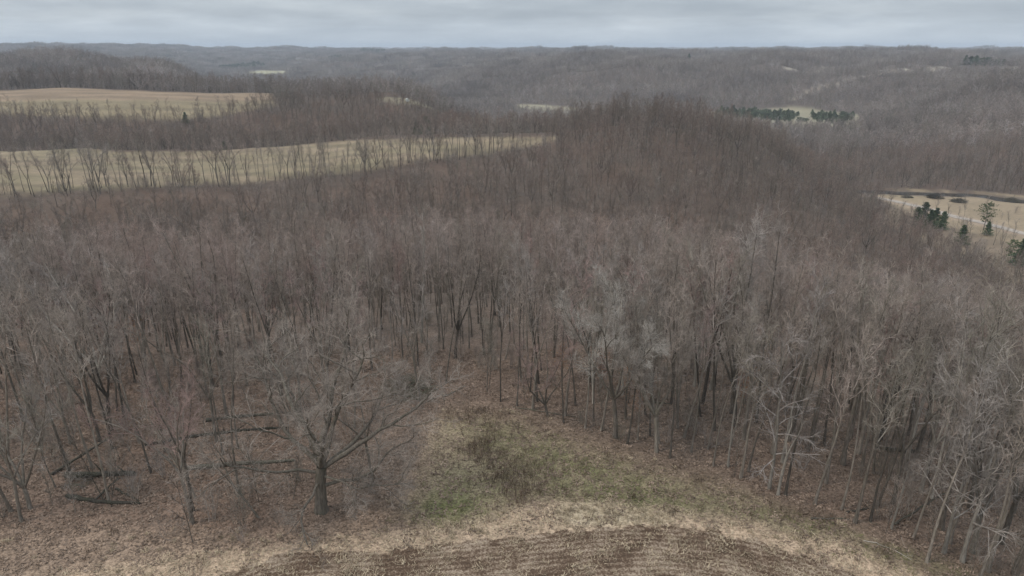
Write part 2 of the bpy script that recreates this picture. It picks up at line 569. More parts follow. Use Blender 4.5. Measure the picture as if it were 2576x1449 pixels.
M['twig_red'] = twig_mat('twig_red', [(0.0, (0.29, 0.20, 0.172)), (0.5, (0.315, 0.225, 0.20)), (1.0, (0.28, 0.212, 0.19))], redamt=0.4)


def simple_mat(name, c1, c2, scale=8.0, rough=0.9, rnd=0.3, bumps=0.0):
    m, nt, b = new_mat(name)
    b.inputs['Roughness'].default_value = rough
    tc = nnode(nt, 'ShaderNodeTexCoord')
    oi = nnode(nt, 'ShaderNodeObjectInfo')
    f = noise(nt, tc.outputs['Object'], scale, 5, 0.65)
    c = ramp(nt, f, [(0.3, c1), (0.7, c2)])
    vm = nnode(nt, 'ShaderNodeVectorMath', operation='SCALE')
    nt.links.new(c, vm.inputs[0])
    nt.links.new(nmath(nt, 'ADD', nmath(nt, 'MULTIPLY', oi.outputs['Random'], rnd * 2), 1 - rnd), vm.inputs['Scale'])
    nt.links.new(vm.outputs[0], b.inputs['Base Color'])
    if bumps:
        bump(nt, b, f, 0.8, bumps)
    return m


M['needle'] = simple_mat('needles_dark', (0.05, 0.074, 0.042), (0.13, 0.165, 0.085), 1.3)
M['needle_bright'] = simple_mat('needles_pine', (0.05, 0.074, 0.034), (0.14, 0.172, 0.075), 1.3, rnd=0.15)
M['needle_far'] = simple_mat('needles_young', (0.072, 0.092, 0.060), (0.165, 0.185, 0.115), 0.9, rnd=0.35)
M['leaf'] = simple_mat('dead_leaf', (0.125, 0.089, 0.068), (0.30, 0.222, 0.167), 0.9, rnd=0.4)
M['straw'] = simple_mat('straw', (0.28, 0.215, 0.14), (0.50, 0.41, 0.29), 1.5, rnd=0.35)
M['weed'] = simple_mat('dry_weed', (0.075, 0.053, 0.038), (0.20, 0.142, 0.10), 1.0, rnd=0.35)
M['grass'] = simple_mat('green_grass', (0.11, 0.115, 0.045), (0.20, 0.195, 0.085), 1.0, rnd=0.3)
M['log'] = bark_mat('log_bark', (0.035, 0.031, 0.025), (0.15, 0.13, 0.105), 0.5)
M['rotten'] = simple_mat('rotten_wood', (0.24, 0.11, 0.045), (0.42, 0.25, 0.12), 5.0)
M['wood_pale'] = simple_mat('broken_wood', (0.42, 0.36, 0.28), (0.62, 0.55, 0.46), 6.0)
M['bale'] = simple_mat('bale_wrap', (0.62, 0.63, 0.60), (0.78, 0.79, 0.76), 4.0, 0.5, 0.05)
M['white_paint'] = simple_mat('white_paint', (0.68, 0.68, 0.66), (0.8, 0.8, 0.79), 2.0, 0.6, 0.03)
M['roof_metal'] = simple_mat('roof_metal', (0.5, 0.51, 0.52), (0.62, 0.63, 0.64), 1.0, 0.45, 0.03)
M['steel'] = simple_mat('mast_steel', (0.30, 0.31, 0.33), (0.4, 0.41, 0.43), 1.0, 0.5, 0.03)


def ground_mat():
    m, nt, b = new_mat('ground_cover')
    tc = nnode(nt, 'ShaderNodeTexCoord')
    P = tc.outputs['Object']
    gc = nnode(nt, 'ShaderNodeAttribute', attribute_name='gcol').outputs['Color']
    soil = nnode(nt, 'ShaderNodeAttribute', attribute_name='soil').outputs['Fac']
    row = nnode(nt, 'ShaderNodeAttribute', attribute_name='row').outputs['Fac']
    near = nnode(nt, 'ShaderNodeAttribute', attribute_name='near').outputs['Fac']
    # leaf-size flecks
    vo = nnode(nt, 'ShaderNodeTexVoronoi')
    vo.inputs['Scale'].default_value = 6.5
    nt.links.new(P, vo.inputs['Vector'])
    fl = nnode(nt, 'ShaderNodeSeparateColor')
    nt.links.new(vo.outputs['Color'], fl.inputs[0])
    n1 = noise(nt, P, 3.0, 5, 0.7)
    n2 = noise(nt, P, 0.45, 4, 0.6)
    fleck = nmath(nt, 'ADD', nmath(nt, 'MULTIPLY', fl.outputs[0], 0.65), nmath(nt, 'MULTIPLY', n1, 0.7))
    fleck = nmath(nt, 'ADD', nmath(nt, 'MULTIPLY', nmath(nt, 'SUBTRACT', fleck, 0.675), near), 0.0)
    val = nmath(nt, 'ADD', nmath(nt, 'MULTIPLY', fleck, 1.15), nmath(nt, 'ADD', nmath(nt, 'MULTIPLY', n2, 0.7), 0.65))
    vm = nnode(nt, 'ShaderNodeVectorMath', operation='SCALE')
    nt.links.new(gc, vm.inputs[0])
    nt.links.new(nmath(nt, 'MAXIMUM', val, 0.2), vm.inputs['Scale'])
    # ploughed soil with straw along the drill rows
    rows = nmath(nt, 'ADD', nmath(nt, 'MULTIPLY', nmath(nt, 'SINE', nmath(nt, 'MULTIPLY', nmath(nt, 'ADD', row, nmath(nt, 'MULTIPLY', noise(nt, P, 0.35, 4), 0.8)), 2 * PI / 0.62)), 0.5), 0.5)
    straw = nmath(nt, 'ADD', nmath(nt, 'MULTIPLY', noise(nt, P, 5.5, 5, 0.75), 1.25), nmath(nt, 'MULTIPLY', rows, 0.115))
    straw = nmath(nt, 'ADD', straw, nmath(nt, 'MULTIPLY', nmath(nt, 'SUBTRACT', noise(nt, P, 0.28, 6, 0.7), 0.5), 1.0))
    sc = ramp(nt, straw, [(0.50, (0.070, 0.045, 0.030)), (0.68, (0.130, 0.086, 0.058)), (0.82, (0.27, 0.205, 0.15)), (0.98, (0.38, 0.30, 0.225))])
    edge = nmath(nt, 'ADD', soil, nmath(nt, 'MULTIPLY', nmath(nt, 'SUBTRACT', noise(nt, P, 0.55, 6, 0.75), 0.5), 2.7))
    edge = nmath(nt, 'MULTIPLY', nmath(nt, 'SUBTRACT', edge, 0.42), 4.0, True)
    c = mixc(nt, edge, vm.outputs[0], sc)
    nt.links.new(c, b.inputs['Base Color'])
    hgt = nmath(nt, 'ADD', nmath(nt, 'MULTIPLY', n1, 1.0), nmath(nt, 'MULTIPLY', fl.outputs[1], 0.35))
    bump(nt, b, hgt, 0.7, 0.12)
    return m


M['ground'] = ground_mat()
print('setup', round(time.time() - T0, 1))

# ------------------------------------------------------------------ ground: one sheet of faces, told apart by what covers it
rings = [6.0, 12.0, 18.0]
while rings[-1] < 26000:
    r = rings[-1]
    rings.append(r * (1.0085 if r < 120 else 1.0125 if r < 1600 else 1.022))
rings = np.array(rings)
azf = np.radians(np.arange(-56, 56.01, 0.25))
azs = np.concatenate([azf, np.radians(np.arange(62, 303, 10.0))])
RR, AA = np.meshgrid(rings, azs, indexing='ij')
GX, GY = RR * np.sin(AA), RR * np.cos(AA)
GZ = height(GX, GY)
# the creek bed
dc = np.where(RR > 300, dist_line(CREEK, GX, GY), 1e9)
GZ = GZ - 1.6 * (1 - sstep(5.0, 9.0, dc))
nr, na = RR.shape
LIT = np.array([0.160, 0.115, 0.088])


def ground_colour(x, y):
    r = np.hypot(x, y)
    n = fbm(x / 6, y / 6, 51, 4)[..., None]
    n2 = fbm(x / 25, y / 25, 53, 4)[..., None]
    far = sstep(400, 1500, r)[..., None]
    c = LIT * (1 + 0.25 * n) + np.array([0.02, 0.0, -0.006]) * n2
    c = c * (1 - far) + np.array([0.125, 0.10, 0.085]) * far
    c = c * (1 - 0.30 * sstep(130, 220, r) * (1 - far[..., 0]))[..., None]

    def lay(c, pl, col, wd, amt=1.0, var=0.15, warp=1.0):
        wx = x + fbm(x / 4, y / 4, 61, 4) * warp
        wy = y + fbm(x / 4, y / 4, 67, 4) * warp
        k = soft(pl, wx, wy, wd)[..., None] * amt
        return c * (1 - k) + np.array(col) * (1 + var * n + var * n2) * k
    c = lay(c, P_CLEAR, (0.225, 0.161, 0.117), 2.0, 1.0, 0.2)
    # grassy middle of the clearing: dry grass, with green coming through in patches
    P_G = poly([(1120, 1050), (1260, 1070), (1420, 1120), (1600, 1165), (1800, 1220), (1990, 1300), (2120, 1350), (2300, 1440), (1900, 1330), (1640, 1290), (1480, 1265), (1330, 1285), (1180, 1330), (1070, 1310), (1070, 1180)])
    c = lay(c, P_G, (0.235, 0.186, 0.122), 2.2, 1.0, 0.2)
    g = np.zeros(x.shape)
    for px, py, sx, sy, a in ((1140, 1275, 3.0, 2.6, 1.0), (1270, 1095, 3.0, 3.0, .45), (1370, 1150, 3.2, 3.6, .6), (1430, 1210, 2.6, 2.6, .6), (1580, 1240, 4.2, 2.2, .95), (1480, 1180, 3.4, 2.4, .6), (1720, 1262, 3.6, 1.4, .6), (1500, 1225, 3, 2, .6), (1250, 1215, 2.0, 3.4, .5), (1890, 1285, 3.2, 1.6, .5), (2050, 1330, 3.0, 1.4, .55), (2250, 1400, 4.0, 1.4, .6), (2420, 1446, 3.0, 1.2, .6), (1200, 1060, 3, 2, .4), (1160, 1230, 1.6, 3, .5)):
        cx, cy = hit(px, py)
        q = ((x - cx) / sx) ** 2 + ((y - cy) / sy) ** 2
        g = np.maximum(g, a * np.exp(-q * 0.8))
    g = np.clip(g * (0.95 + 0.9 * fbm(x / 1.2, y / 1.2, 71, 4)), 0, 1)[..., None]
    c = c * (1 - g) + np.array([0.135, 0.130, 0.062]) * g
    c = lay(c, P_TAN, (0.40, 0.295, 0.208), 1.2, 1.0, 0.10)
    P_STRAW = poly([(1400, 1285), (1500, 1262), (1640, 1285), (1720, 1310), (1600, 1322), (1420, 1318)])
    c = lay(c, P_STRAW, (0.41, 0.335, 0.235), 0.9, 0.9, 0.05)
    c = lay(c, P_FIELD1, (0.245, 0.187, 0.125), 4.0, 1.0, 0.08, 4)
    k = soft(P_FIELD1, x, y, 6)[..., None] * np.clip(0.5 + 1.6 * fbm(x / 40, y / 14, 73, 3), 0, 1)[..., None]
    c = c * (1 - 0.6 * k) + np.array([0.195, 0.164, 0.098]) * 0.6 * k
    dl = dist_line(P_FIELD1[:9], x, y)
    st = 0.5 + 0.5 * np.sin(dl / 2.9 + 2.5 * fbm(x / 60, y / 60, 83, 2)) * (dl < 160)
    wet = np.clip(fbm(x / 22, y / 9, 85, 4) * 1.6, -.6, .6)
    c = c * (1 - (soft(P_FIELD1, x, y, 3) * (0.16 * st + 0.26 * wet))[..., None])
    c = lay(c, P_FIELD2, (0.215, 0.170, 0.105), 5.0, 1.0, 0.08, 4)
    c = lay(c, P_TANSTRIP, (0.235, 0.170, 0.114), 4.0, 1.0, 0.08, 4)
    f2 = soft(P_FIELD2, x, y, 3) + soft(P_TANSTRIP, x, y, 3)
    c = c * (1 - (np.clip(f2, 0, 1) * (0.22 * np.clip(fbm(x / 40, y / 12, 87, 4) * 1.6, -.6, .6) + 0.10 * np.sin(y / 4.5 + 2 * fbm(x / 80, y / 80, 89, 2))))[..., None])
    c = lay(c, P_BALE, (0.22, 0.185, 0.125), 4.0, 1.0, 0.1, 3)
    c = lay(c, P_VALLEY_A, (0.29, 0.255, 0.175), 8.0, 1.0, 0.12, 6)
    c = lay(c, P_VALLEY_B, (0.25, 0.22, 0.15), 8.0, 1.0, 0.15, 6)
    c = lay(c, P_VALLEY_R, (0.275, 0.212, 0.138), 3.0, 1.0, 0.15, 4)
    c = lay(c, P_OPEN_R, (0.25, 0.19, 0.13), 3.0, 0.6, 0.2, 6)
    c = lay(c, P_FAR_F, (0.34, 0.31, 0.20), 15.0, 1.0, 0.1, 8)
    for ln, wd, col in ((TRAIL1, 9, (0.36, 0.31, 0.24)), (TRAIL2, 7, (0.27, 0.225, 0.175))):
        k = (1 - sstep(wd * .6, wd * 1.2, dist_line(ln, x, y)))[..., None]
        c = c * (1 - k) + np.array(col) * k
    k = ((1 - sstep(5, 9, dist_line(ROAD, x, y))) * (fbm(x / 9, y / 9, 77, 3) > -0.45))[..., None] * 0.7
    c = c * (1 - k) + np.array([0.36, 0.27, 0.20]) * k
    k = (1 - sstep(7, 12, dist_line(CREEK, x, y)))[..., None] * 0.85
    c = c * (1 - k) + np.array([0.10, 0.075, 0.06]) * k
    # the ploughed field across the road, beyond the frame of woodland: rough pasture stains
    return np.clip(c, 0.01, 0.9)


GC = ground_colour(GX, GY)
SOIL = np.where(RR < 140, soft(P_SOIL, GX, GY, 0.9), 0)
ROWD = np.where(RR < 140, dist_line(SOIL_TOP, GX, GY), 0)
NEAR = 1 - sstep(120, 420, RR) * 0.75
print('ground colours', round(time.time() - T0, 1))

ii, jj = np.meshgrid(np.arange(nr - 1), np.arange(na), indexing='ij')
j2 = (jj + 1) % na
Q = np.stack([ii * na + jj, ii * na + j2, (ii + 1) * na + j2, (ii + 1) * na + jj], -1).reshape(-1, 4)[:, ::-1]
CX = GX.ravel()[Q].mean(1)
CY = GY.ravel()[Q].mean(1)
front = (CY > 5)
reg = np.zeros(len(Q), int)
REGS = [('woodland_floor', None), ('clearing', P_CLEAR), ('ploughed_field', P_SOIL), ('hay_field', P_FIELD1), ('pasture_field', P_FIELD2), ('stubble_field', P_TANSTRIP), ('hilltop_meadow', P_BALE), ('valley_meadow', P_VALLEY_A), ('plantation_meadow', P_VALLEY_B), ('creekside_meadow', P_VALLEY_R), ('distant_meadow', P_FAR_F)]
for k, (nm, pl) in enumerate(REGS):
    if pl is not None:
        reg[inside(pl, CX, CY) & front] = k
dcr, drd = dist_line(CREEK, CX, CY), dist_line(ROAD, CX, CY)
VV = np.stack([GX, GY, GZ], -1).reshape(-1, 3)
for k, (nm, pl) in enumerate(REGS):
    sel = Q[reg == k]
    if len(sel) == 0:
        print('EMPTY REGION', nm)
        continue
    ids, inv = np.unique(sel, return_inverse=True)
    me = mesh_np(nm, VV[ids], inv.reshape(-1, 4), M['ground'])
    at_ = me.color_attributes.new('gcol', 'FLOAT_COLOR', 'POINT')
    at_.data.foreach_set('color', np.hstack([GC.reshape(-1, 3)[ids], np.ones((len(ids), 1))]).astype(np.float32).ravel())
    for an, arr in (('soil', SOIL), ('row', ROWD), ('near', NEAR)):
        q = me.attributes.new(an, 'FLOAT', 'POINT')
        q.data.foreach_set('value', arr.ravel()[ids].astype(np.float32))
    link(nm, me)['kind'] = 'structure'
print('ground', round(time.time() - T0, 1))


def ribbon(name, pts, w0, w1, zoff, mat, n=160):
    """a draped strip along a polyline"""
    seg = np.concatenate([[0], np.cumsum(np.hypot(*np.diff(pts, axis=0).T))])
    s = np.linspace(0, seg[-1], n)
    c = np.stack([_pchip(seg, pts[:, 0], s), _pchip(seg, pts[:, 1], s)], -1)
    t = np.gradient(c, axis=0)
    t /= np.linalg.norm(t, axis=1, keepdims=True)
    nrm = np.stack([-t[:, 1], t[:, 0]], -1)
    V = []
    K = 5
    for k in range(K):
        f = k / (K - 1) * 2 - 1
        wob = w0 * (1 + 0.22 * fbm(s / 9 + 31 * (f > 0), s * 0 + 3.3, 81, 3))
        p = c + nrm * (f * wob)[:, None]
        V.append(np.column_stack([p, height(p[:, 0], p[:, 1]) + zoff + w1 * (1 - f * f)]))
    V = np.array(V)
    idx = np.arange(K * n).reshape(K, n)
    F = np.stack([idx[:-1, :-1], idx[1:, :-1], idx[1:, 1:], idx[:-1, 1:]], -1).reshape(-1, 4)
    return link(name, mesh_np(name, V.reshape(-1, 3), F, mat))


M['gravel'] = simple_mat('gravel', (0.27, 0.225, 0.185), (0.42, 0.36, 0.31), 0.35, rnd=0.0)
m_, nt_, b_ = new_mat('creek_water')
b_.inputs['Base Color'].default_value = (0.035, 0.028, 0.022, 1)
b_.inputs['Roughness'].default_value = 0.12
b_.inputs['Specular IOR Level'].default_value = 0.5
tc_ = nnode(nt_, 'ShaderNodeTexCoord')
bump(nt_, b_, noise(nt_, tc_.outputs['Object'], 1.2, 3), 0.4, 0.1)
M['water'] = m_
ribbon('gravel_road', ROAD, 3.4, 0.12, 0.25, M['gravel'])['kind'] = 'structure'
ribbon('creek', CREEK, 6.5, 0.0, -0.75, M['water'])['kind'] = 'structure'

# ------------------------------------------------------------------ bare trees
def norm3(v):
    l = math.sqrt(v[0] * v[0] + v[1] * v[1] + v[2] * v[2]) or 1e-9
    return (v[0] / l, v[1] / l, v[2] / l)


def away(rng, d, ang, azi):
    """a direction at angle ang from d, turned by azi about d"""
    a = (0, 0, 1) if abs(d[2]) < 0.9 else (1, 0, 0)
    u = norm3((d[1] * a[2] - d[2] * a[1], d[2] * a[0] - d[0] * a[2], d[0] * a[1] - d[1] * a[0]))
    v = (d[1] * u[2] - d[2] * u[1], d[2] * u[0] - d[0] * u[2], d[0] * u[1] - d[1] * u[0])
    ca, sa = math.cos(ang), math.sin(ang)
    cz, sz = math.cos(azi), math.sin(azi)
    return tuple(d[i] * ca + (u[i] * cz + v[i] * sz) * sa for i in range(3))


class Tree:
    """levels: list of dicts, one per branching order: n children, angle, length ratio, segments, wander, lift, sides, radius ratio"""

    def __init__(self, seed):
        self.rng = random.Random(seed)
        self.trunk, self.crown = [], []

    def shoot(self, p, d, length, r0, r1, segs, wander, lift, sides, store):
        rng = self.rng
        pts, rad = [p], [r0]
        st = length / segs
        for i in range(segs):
            d = norm3((d[0] + rng.gauss(0, wander), d[1] + rng.gauss(0, wander), d[2] + rng.gauss(0, wander) + lift))
            p = (p[0] + d[0] * st, p[1] + d[1] * st, p[2] + d[2] * st)
            pts.append(p)
            f = (i + 1) / segs
            rad.append(r0 + (r1 - r0) * f)
        store.append((pts, rad, sides))
        return pts, rad

    def kids(self, pts, rad, length, spec, lev, t0=0.15):
        if lev >= len(spec):
            return
        s, rng = spec[lev], self.rng
        n = s['n'] if isinstance(s['n'], int) else rng.randint(*s['n'])
        azi = rng.random() * 6.28
        nseg = len(pts) - 1
        t0 = s.get('t0', t0)
        for k in range(n):
            t = t0 + (1 - t0) * ((k + 0.3 + 0.6 * rng.random()) / n)
            t = min(t, 0.995)
            i = min(int(t * nseg), nseg - 1)
            f = t * nseg - i
            a, b = pts[i], pts[i + 1]
            p = tuple(a[q] + (b[q] - a[q]) * f for q in range(3))
            d = norm3(tuple(b[q] - a[q] for q in range(3)))
            rl = rad[i] + (rad[i + 1] - rad[i]) * f
            azi += 2.4 + rng.gauss(0, 0.5)
            ang = s['ang'] * (1 - s.get('close', 0.25) * t) * (1 + rng.gauss(0, 0.16))
            L = length * s['len'] * (1 - s.get('taper', 0.55) * t) * (1 + rng.gauss(0, 0.2))
            L = max(L, s.get('min', 0.3))
            r0 = min(rl * 0.85, max(L * s['rad'], s['rmin']))
            p2, r2 = self.shoot(p, away(rng, d, ang, azi), L, r0, max(r0 * s.get('tip', 0.35), s['rmin'] * 0.6), s['segs'], s['wander'], s['lift'], s['sides'], self.trunk if s.get('wood') else self.crown)
            self.kids(p2, r2, L, spec, lev + 1)


def crown_levels(q, coarse=1.0, wander=0.12, lift=0.05, droop=0.0):
    """q: (secondary, tertiary, twig) counts"""
    return [
        dict(n=q[0], ang=0.75, len=0.42, segs=3, wander=wander * 1.1, lift=lift * 0.9 - droop, sides=3, rad=0.009, rmin=0.021 * coarse, taper=0.45, t0=0.12),
        dict(n=q[1], ang=0.75, len=0.48, segs=2, wander=wander * 1.2, lift=lift * 0.8 - droop, sides=3, rad=0.007, rmin=0.0110 * coarse, taper=0.4, t0=0.10, min=0.5),
        dict(n=q[2], ang=0.7, len=0.55, segs=1, wander=wander, lift=lift * 0.5 - droop, sides=3, rad=0.005, rmin=0.0085 * coarse, taper=0.35, t0=0.10, min=0.45),
    ][:3 if q[2] else 2]


def forest_tree(seed, H=20, prim=18, q=(6, 6, 5), first=0.42, ang=0.85, plen=0.27, coarse=1.0, lift=0.10, wander=0.10, lean=0.02, tr=0.0115, droop=0.0, sides=7):
    t = Tree(seed)
    d = norm3((t.rng.gauss(0, lean), t.rng.gauss(0, lean), 1))
    r0 = H * tr
    pts, rad = t.shoot((0, 0, -0.3), d, H * 0.96, r0, 0.02 * coarse, 9, 0.035, 0.03, sides, t.trunk)
    rad[0] *= 1.45
    lev = [dict(n=prim, ang=ang, len=plen, segs=4, wander=wander, lift=lift, sides=4, rad=0.014, rmin=0.022 * coarse, taper=0.45, t0=first, close=0.45, wood=coarse < 1.3)] + crown_levels(q, coarse, wander, lift * 0.8, droop)
    t.kids(pts, rad, H, lev, 0)
    return t


def vase_tree(seed, H=18, leaders=4, prim=7, q=(6, 6, 5), coarse=1.0, split=0.28, ang=0.42, wander=0.09, lift=0.07, tr=0.015, droop=0.0, sides=7):
    t = Tree(seed)
    d = norm3((t.rng.gauss(0, .04), t.rng.gauss(0, .04), 1))
    r0 = H * tr
    pts, rad = t.shoot((0, 0, -0.3), d, H * split, r0, r0 * 0.8, 4, 0.04, 0.03, sides, t.trunk)
    rad[0] *= 1.4
    lev = [dict(n=prim, ang=0.62, len=0.36, segs=4, wander=wander * 1.1, lift=lift, sides=4, rad=0.013, rmin=0.022 * coarse, taper=0.5, t0=0.22, wood=coarse < 1.3)] + crown_levels(q, coarse, wander, lift, droop)
    az0 = t.rng.random() * 6
    for k in range(leaders):
        d2 = away(t.rng, d, ang * (0.5 + 0.8 * t.rng.random()), az0 + k * 6.28 / leaders + t.rng.gauss(0, .3))
        L = H * (1 - split) * (0.85 + 0.3 * t.rng.random())
        p2, r2 = t.shoot(pts[-1], d2, L, r0 * 0.62, 0.02 * coarse, 7, wander * 0.8, 0.05, 5, t.trunk)
        t.kids(p2, r2, L * 0.85, lev, 0)
    return t


def shrub(seed, H=3.5, stems=9, q=(7, 5), coarse=1.0, spread=0.45):
    t = Tree(seed)
    lev = [dict(n=q[0], ang=0.6, len=0.4, segs=2, wander=0.12, lift=0.06, sides=3, rad=0.008, rmin=0.008 * coarse, taper=0.4, t0=0.2, min=0.4),
           dict(n=q[1], ang=0.7, len=0.5, segs=1, wander=0.1, lift=0.03, sides=3, rad=0.006, rmin=0.0055 * coarse, taper=0.3, t0=0.1, min=0.3)]
    for k in range(stems):
        d = away(t.rng, (0, 0, 1), abs(t.rng.gauss(0, spread)), t.rng.random() * 6.28)
        p, r = t.shoot((t.rng.gauss(0, .25), t.rng.gauss(0, .25), -0.1), d, H * (0.6 + 0.5 * t.rng.random()), 0.028 * coarse, 0.009 * coarse, 4, 0.09, 0.04, 3, t.crown)
        t.kids(p, r, H, lev, 0)
    return t


def tree_meshes(name, t, bark, twig, joined=False):
    if joined:
        va, fa = tubes(t.trunk) if t.trunk else (np.zeros((0, 3)), np.zeros((0, 4), int))
        vb, fb = tubes(t.crown)
        return mesh_np(name, np.vstack([va, vb]), np.vstack([fa, fb + len(va)]), mats=[bark, twig], midx=np.r_[np.zeros(len(fa)), np.ones(len(fb))])
    va, fa = tubes(t.trunk)
    vb, fb = tubes(t.crown)
    return mesh_np(name + '_trunk', va, fa, bark), mesh_np(name + '_crown', vb, fb, twig)


PROTO = {}
NEAR_JOINED = []
for k in range(6):
    _t = forest_tree(100 + k, H=20, first=[.54, .62, .46, .64, .56, .50][k], ang=[.80, .72, .95, .75, .68, .9][k], prim=[12, 10, 13, 10, 11, 12][k], plen=[.19, .16, .26, .17, .18, .25][k], q=[(5, 4, 2), (4, 4, 3), (5, 4, 3), (5, 4, 2), (5, 4, 2), (5, 4, 3)][k], coarse=1.4, wander=[.14, .12, .17, .13, .12, .16][k], tr=[.0072, .0060, .0088, .0064, .0068, .0082][k])
    PROTO['forest', k] = tree_meshes('forest_tree', _t, M['bark'], M['twig'])
    NEAR_JOINED.append(tree_meshes('near_forest', _t, M['bark'], M['twig_crest'], True))
for k in range(4):
    PROTO['vase', k] = tree_meshes('vase_tree', vase_tree(200 + k, H=18, leaders=[3, 4, 5, 2][k], split=[.36, .26, .16, .42][k], ang=[.36, .44, .48, .30][k], q=(5, 4, 3), coarse=1.35, wander=.13, prim=6, tr=[.0115, .0125, .014, .011][k]), M['bark'], M['twig'])
for k in range(2):
    PROTO['droop', k] = tree_meshes('drooping_tree', forest_tree(300 + k, H=16, prim=17, q=(5, 4, 3), coarse=1.3, first=.2, ang=1.1, plen=.30, lift=-0.02, droop=0.10, wander=0.10, tr=.010), M['bark'], M['twig'])
for k in range(3):
    PROTO['sapling', k] = tree_meshes('sapling', forest_tree(400 + k, H=9, prim=13, q=(5, 5, 3), first=.25, ang=.7, plen=.28, tr=.008, sides=5, lean=.06), M['bark'], M['twig'])
PROTO['dense', 0] = tree_meshes('dense_tree', vase_tree(500, H=18, leaders=5, split=.3, prim=8, q=(7, 6, 4), coarse=1.15, ang=.5, wander=.12), M['bark'], M['twig'])
PROTO['snag', 0] = tree_meshes('snag', forest_tree(600, H=20, prim=9, q=(4, 3, 0), first=.5, ang=.6, plen=.22, wander=.16, tr=.0095), M['bark'], M['twig'])
PROTO['snag', 1] = tree_meshes('snag', vase_tree(601, H=16, leaders=2, prim=3, q=(3, 2, 0), ang=.3, split=.5, wander=.14), M['bark'], M['twig'])
print('near trees', round(time.time() - T0, 1))


def hidden_collection(name, meshes):
    c = bpy.data.collections.new(name)
    for k, me in enumerate(meshes):
        c.objects.link(bpy.data.objects.new('%s_%02d' % (name, k), me))
    return c


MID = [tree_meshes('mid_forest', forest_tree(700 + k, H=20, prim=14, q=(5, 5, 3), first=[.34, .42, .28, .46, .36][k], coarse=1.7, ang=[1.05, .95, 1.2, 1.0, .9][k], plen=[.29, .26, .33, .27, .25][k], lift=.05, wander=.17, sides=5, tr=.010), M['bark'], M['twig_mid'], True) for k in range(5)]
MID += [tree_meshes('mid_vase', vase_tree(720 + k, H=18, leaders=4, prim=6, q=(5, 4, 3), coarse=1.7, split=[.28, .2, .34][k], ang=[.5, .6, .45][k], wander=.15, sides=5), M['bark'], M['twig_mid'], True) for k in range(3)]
SHRUBS = [tree_meshes('shrub', shrub(740 + k, H=3.2), M['bark'], M['twig'], True) for k in range(3)] + [tree_meshes('small_sapling', forest_tree(760 + k, H=6, prim=10, q=(4, 4, 0), first=.2, ang=.7, plen=.26, tr=.006, sides=4, lean=.08), M['bark'], M['twig'], True) for k in range(3)]
FAR = [tree_meshes('far_forest', forest_tree(800 + k, H=16, prim=13, q=(5, 5, 0), first=.22, coarse=3.4, plen=.36, ang=1.3, lift=.02, wander=.16, sides=4, tr=.009), M['twig_far'], M['twig_far'], True) for k in range(4)]
FAR += [tree_meshes('far_vase', vase_tree(820 + k, H=15, leaders=5, prim=6, q=(4, 4, 0), coarse=3.6, sides=4, ang=.6, split=.2), M['twig_far'], M['twig_far'], True) for k in range(2)]


def grove(seed, n=14, R=18):
    rng = random.Random(seed)
    tr, cr = [], []
    for k in range(n):
        ox, oy = rng.uniform(-R, R), rng.uniform(-R, R)
        t = forest_tree(seed * 50 + k, H=rng.uniform(11, 17), prim=9, q=(4, 3, 0), first=.15, coarse=7.0, plen=.42, ang=1.3, lift=.02, wander=.16, sides=3, tr=.009)
        for lst, dst in ((t.trunk, tr), (t.crown, cr)):
            for p, r, s in lst:
                dst.append(([(a + ox, b + oy, c) for a, b, c in p], r, s))
    t = Tree(0)
    t.trunk, t.crown = tr, cr
    return t


GROVES = [tree_meshes('grove', grove(900 + k), M['twig_far'], M['twig_far'], True) for k in range(3)]
print('far trees', round(time.time() - T0, 1), sum(len(m.polygons) for m in bpy.data.meshes) * 2)

_gn = {}


def scatter_group(coll):
    g = bpy.data.node_groups.new('scatter_' + coll.name, 'GeometryNodeTree')
    g.interface.new_socket('Geometry', in_out='INPUT', socket_type='NodeSocketGeometry')
    g.interface.new_socket('Geometry', in_out='OUTPUT', socket_type='NodeSocketGeometry')
    N, L = g.nodes, g.links
    gi, go = N.new('NodeGroupInput'), N.new('NodeGroupOutput')
    ci = N.new('GeometryNodeCollectionInfo')
    ci.inputs['Collection'].default_value = coll
    ci.inputs['Separate Children'].default_value = True
    ci.inputs['Reset Children'].default_value = True
    iop = N.new('GeometryNodeInstanceOnPoints')
    iop.inputs['Pick Instance'].default_value = True

    def attr(nm, ty):
        a = N.new('GeometryNodeInputNamedAttribute')
        a.data_type = ty
        a.inputs['Name'].default_value = nm
        return a.outputs['Attribute']
    e2r = N.new('FunctionNodeEulerToRotation')
    L.new(attr('rot', 'FLOAT_VECTOR'), e2r.inputs[0])
    L.new(gi.outputs[0], iop.inputs['Points'])
    L.new(ci.outputs[0], iop.inputs['Instance'])
    L.new(attr('idx', 'INT'), iop.inputs['Instance Index'])
    L.new(e2r.outputs[0], iop.inputs['Rotation'])
    L.new(attr('scl', 'FLOAT_VECTOR'), iop.inputs['Scale'])
    L.new(iop.outputs[0], go.inputs[0])
    return g


def scatter(name, coll, pts, rot, scl, idx, label, cat):
    me = bpy.data.meshes.new(name)
    n = len(pts)
    me.vertices.add(n)
    me.vertices.foreach_set('co', np.asarray(pts, np.float32).ravel())
    a = me.attributes.new('rot', 'FLOAT_VECTOR', 'POINT')
    a.data.foreach_set('vector', np.asarray(rot, np.float32).ravel())
    a = me.attributes.new('scl', 'FLOAT_VECTOR', 'POINT')
    a.data.foreach_set('vector', np.asarray(scl, np.float32).ravel())
    a = me.attributes.new('idx', 'INT', 'POINT')
    a.data.foreach_set('value', np.asarray(idx, np.int32))
    o = link(name, me)
    if coll.name not in _gn:
        _gn[coll.name] = scatter_group(coll)
    md = o.modifiers.new('scatter', 'NODES')
    md.node_group = _gn[coll.name]
    print(name, n)
    return tag(o, label, cat, kind='stuff')


NP = np.random.default_rng(5)


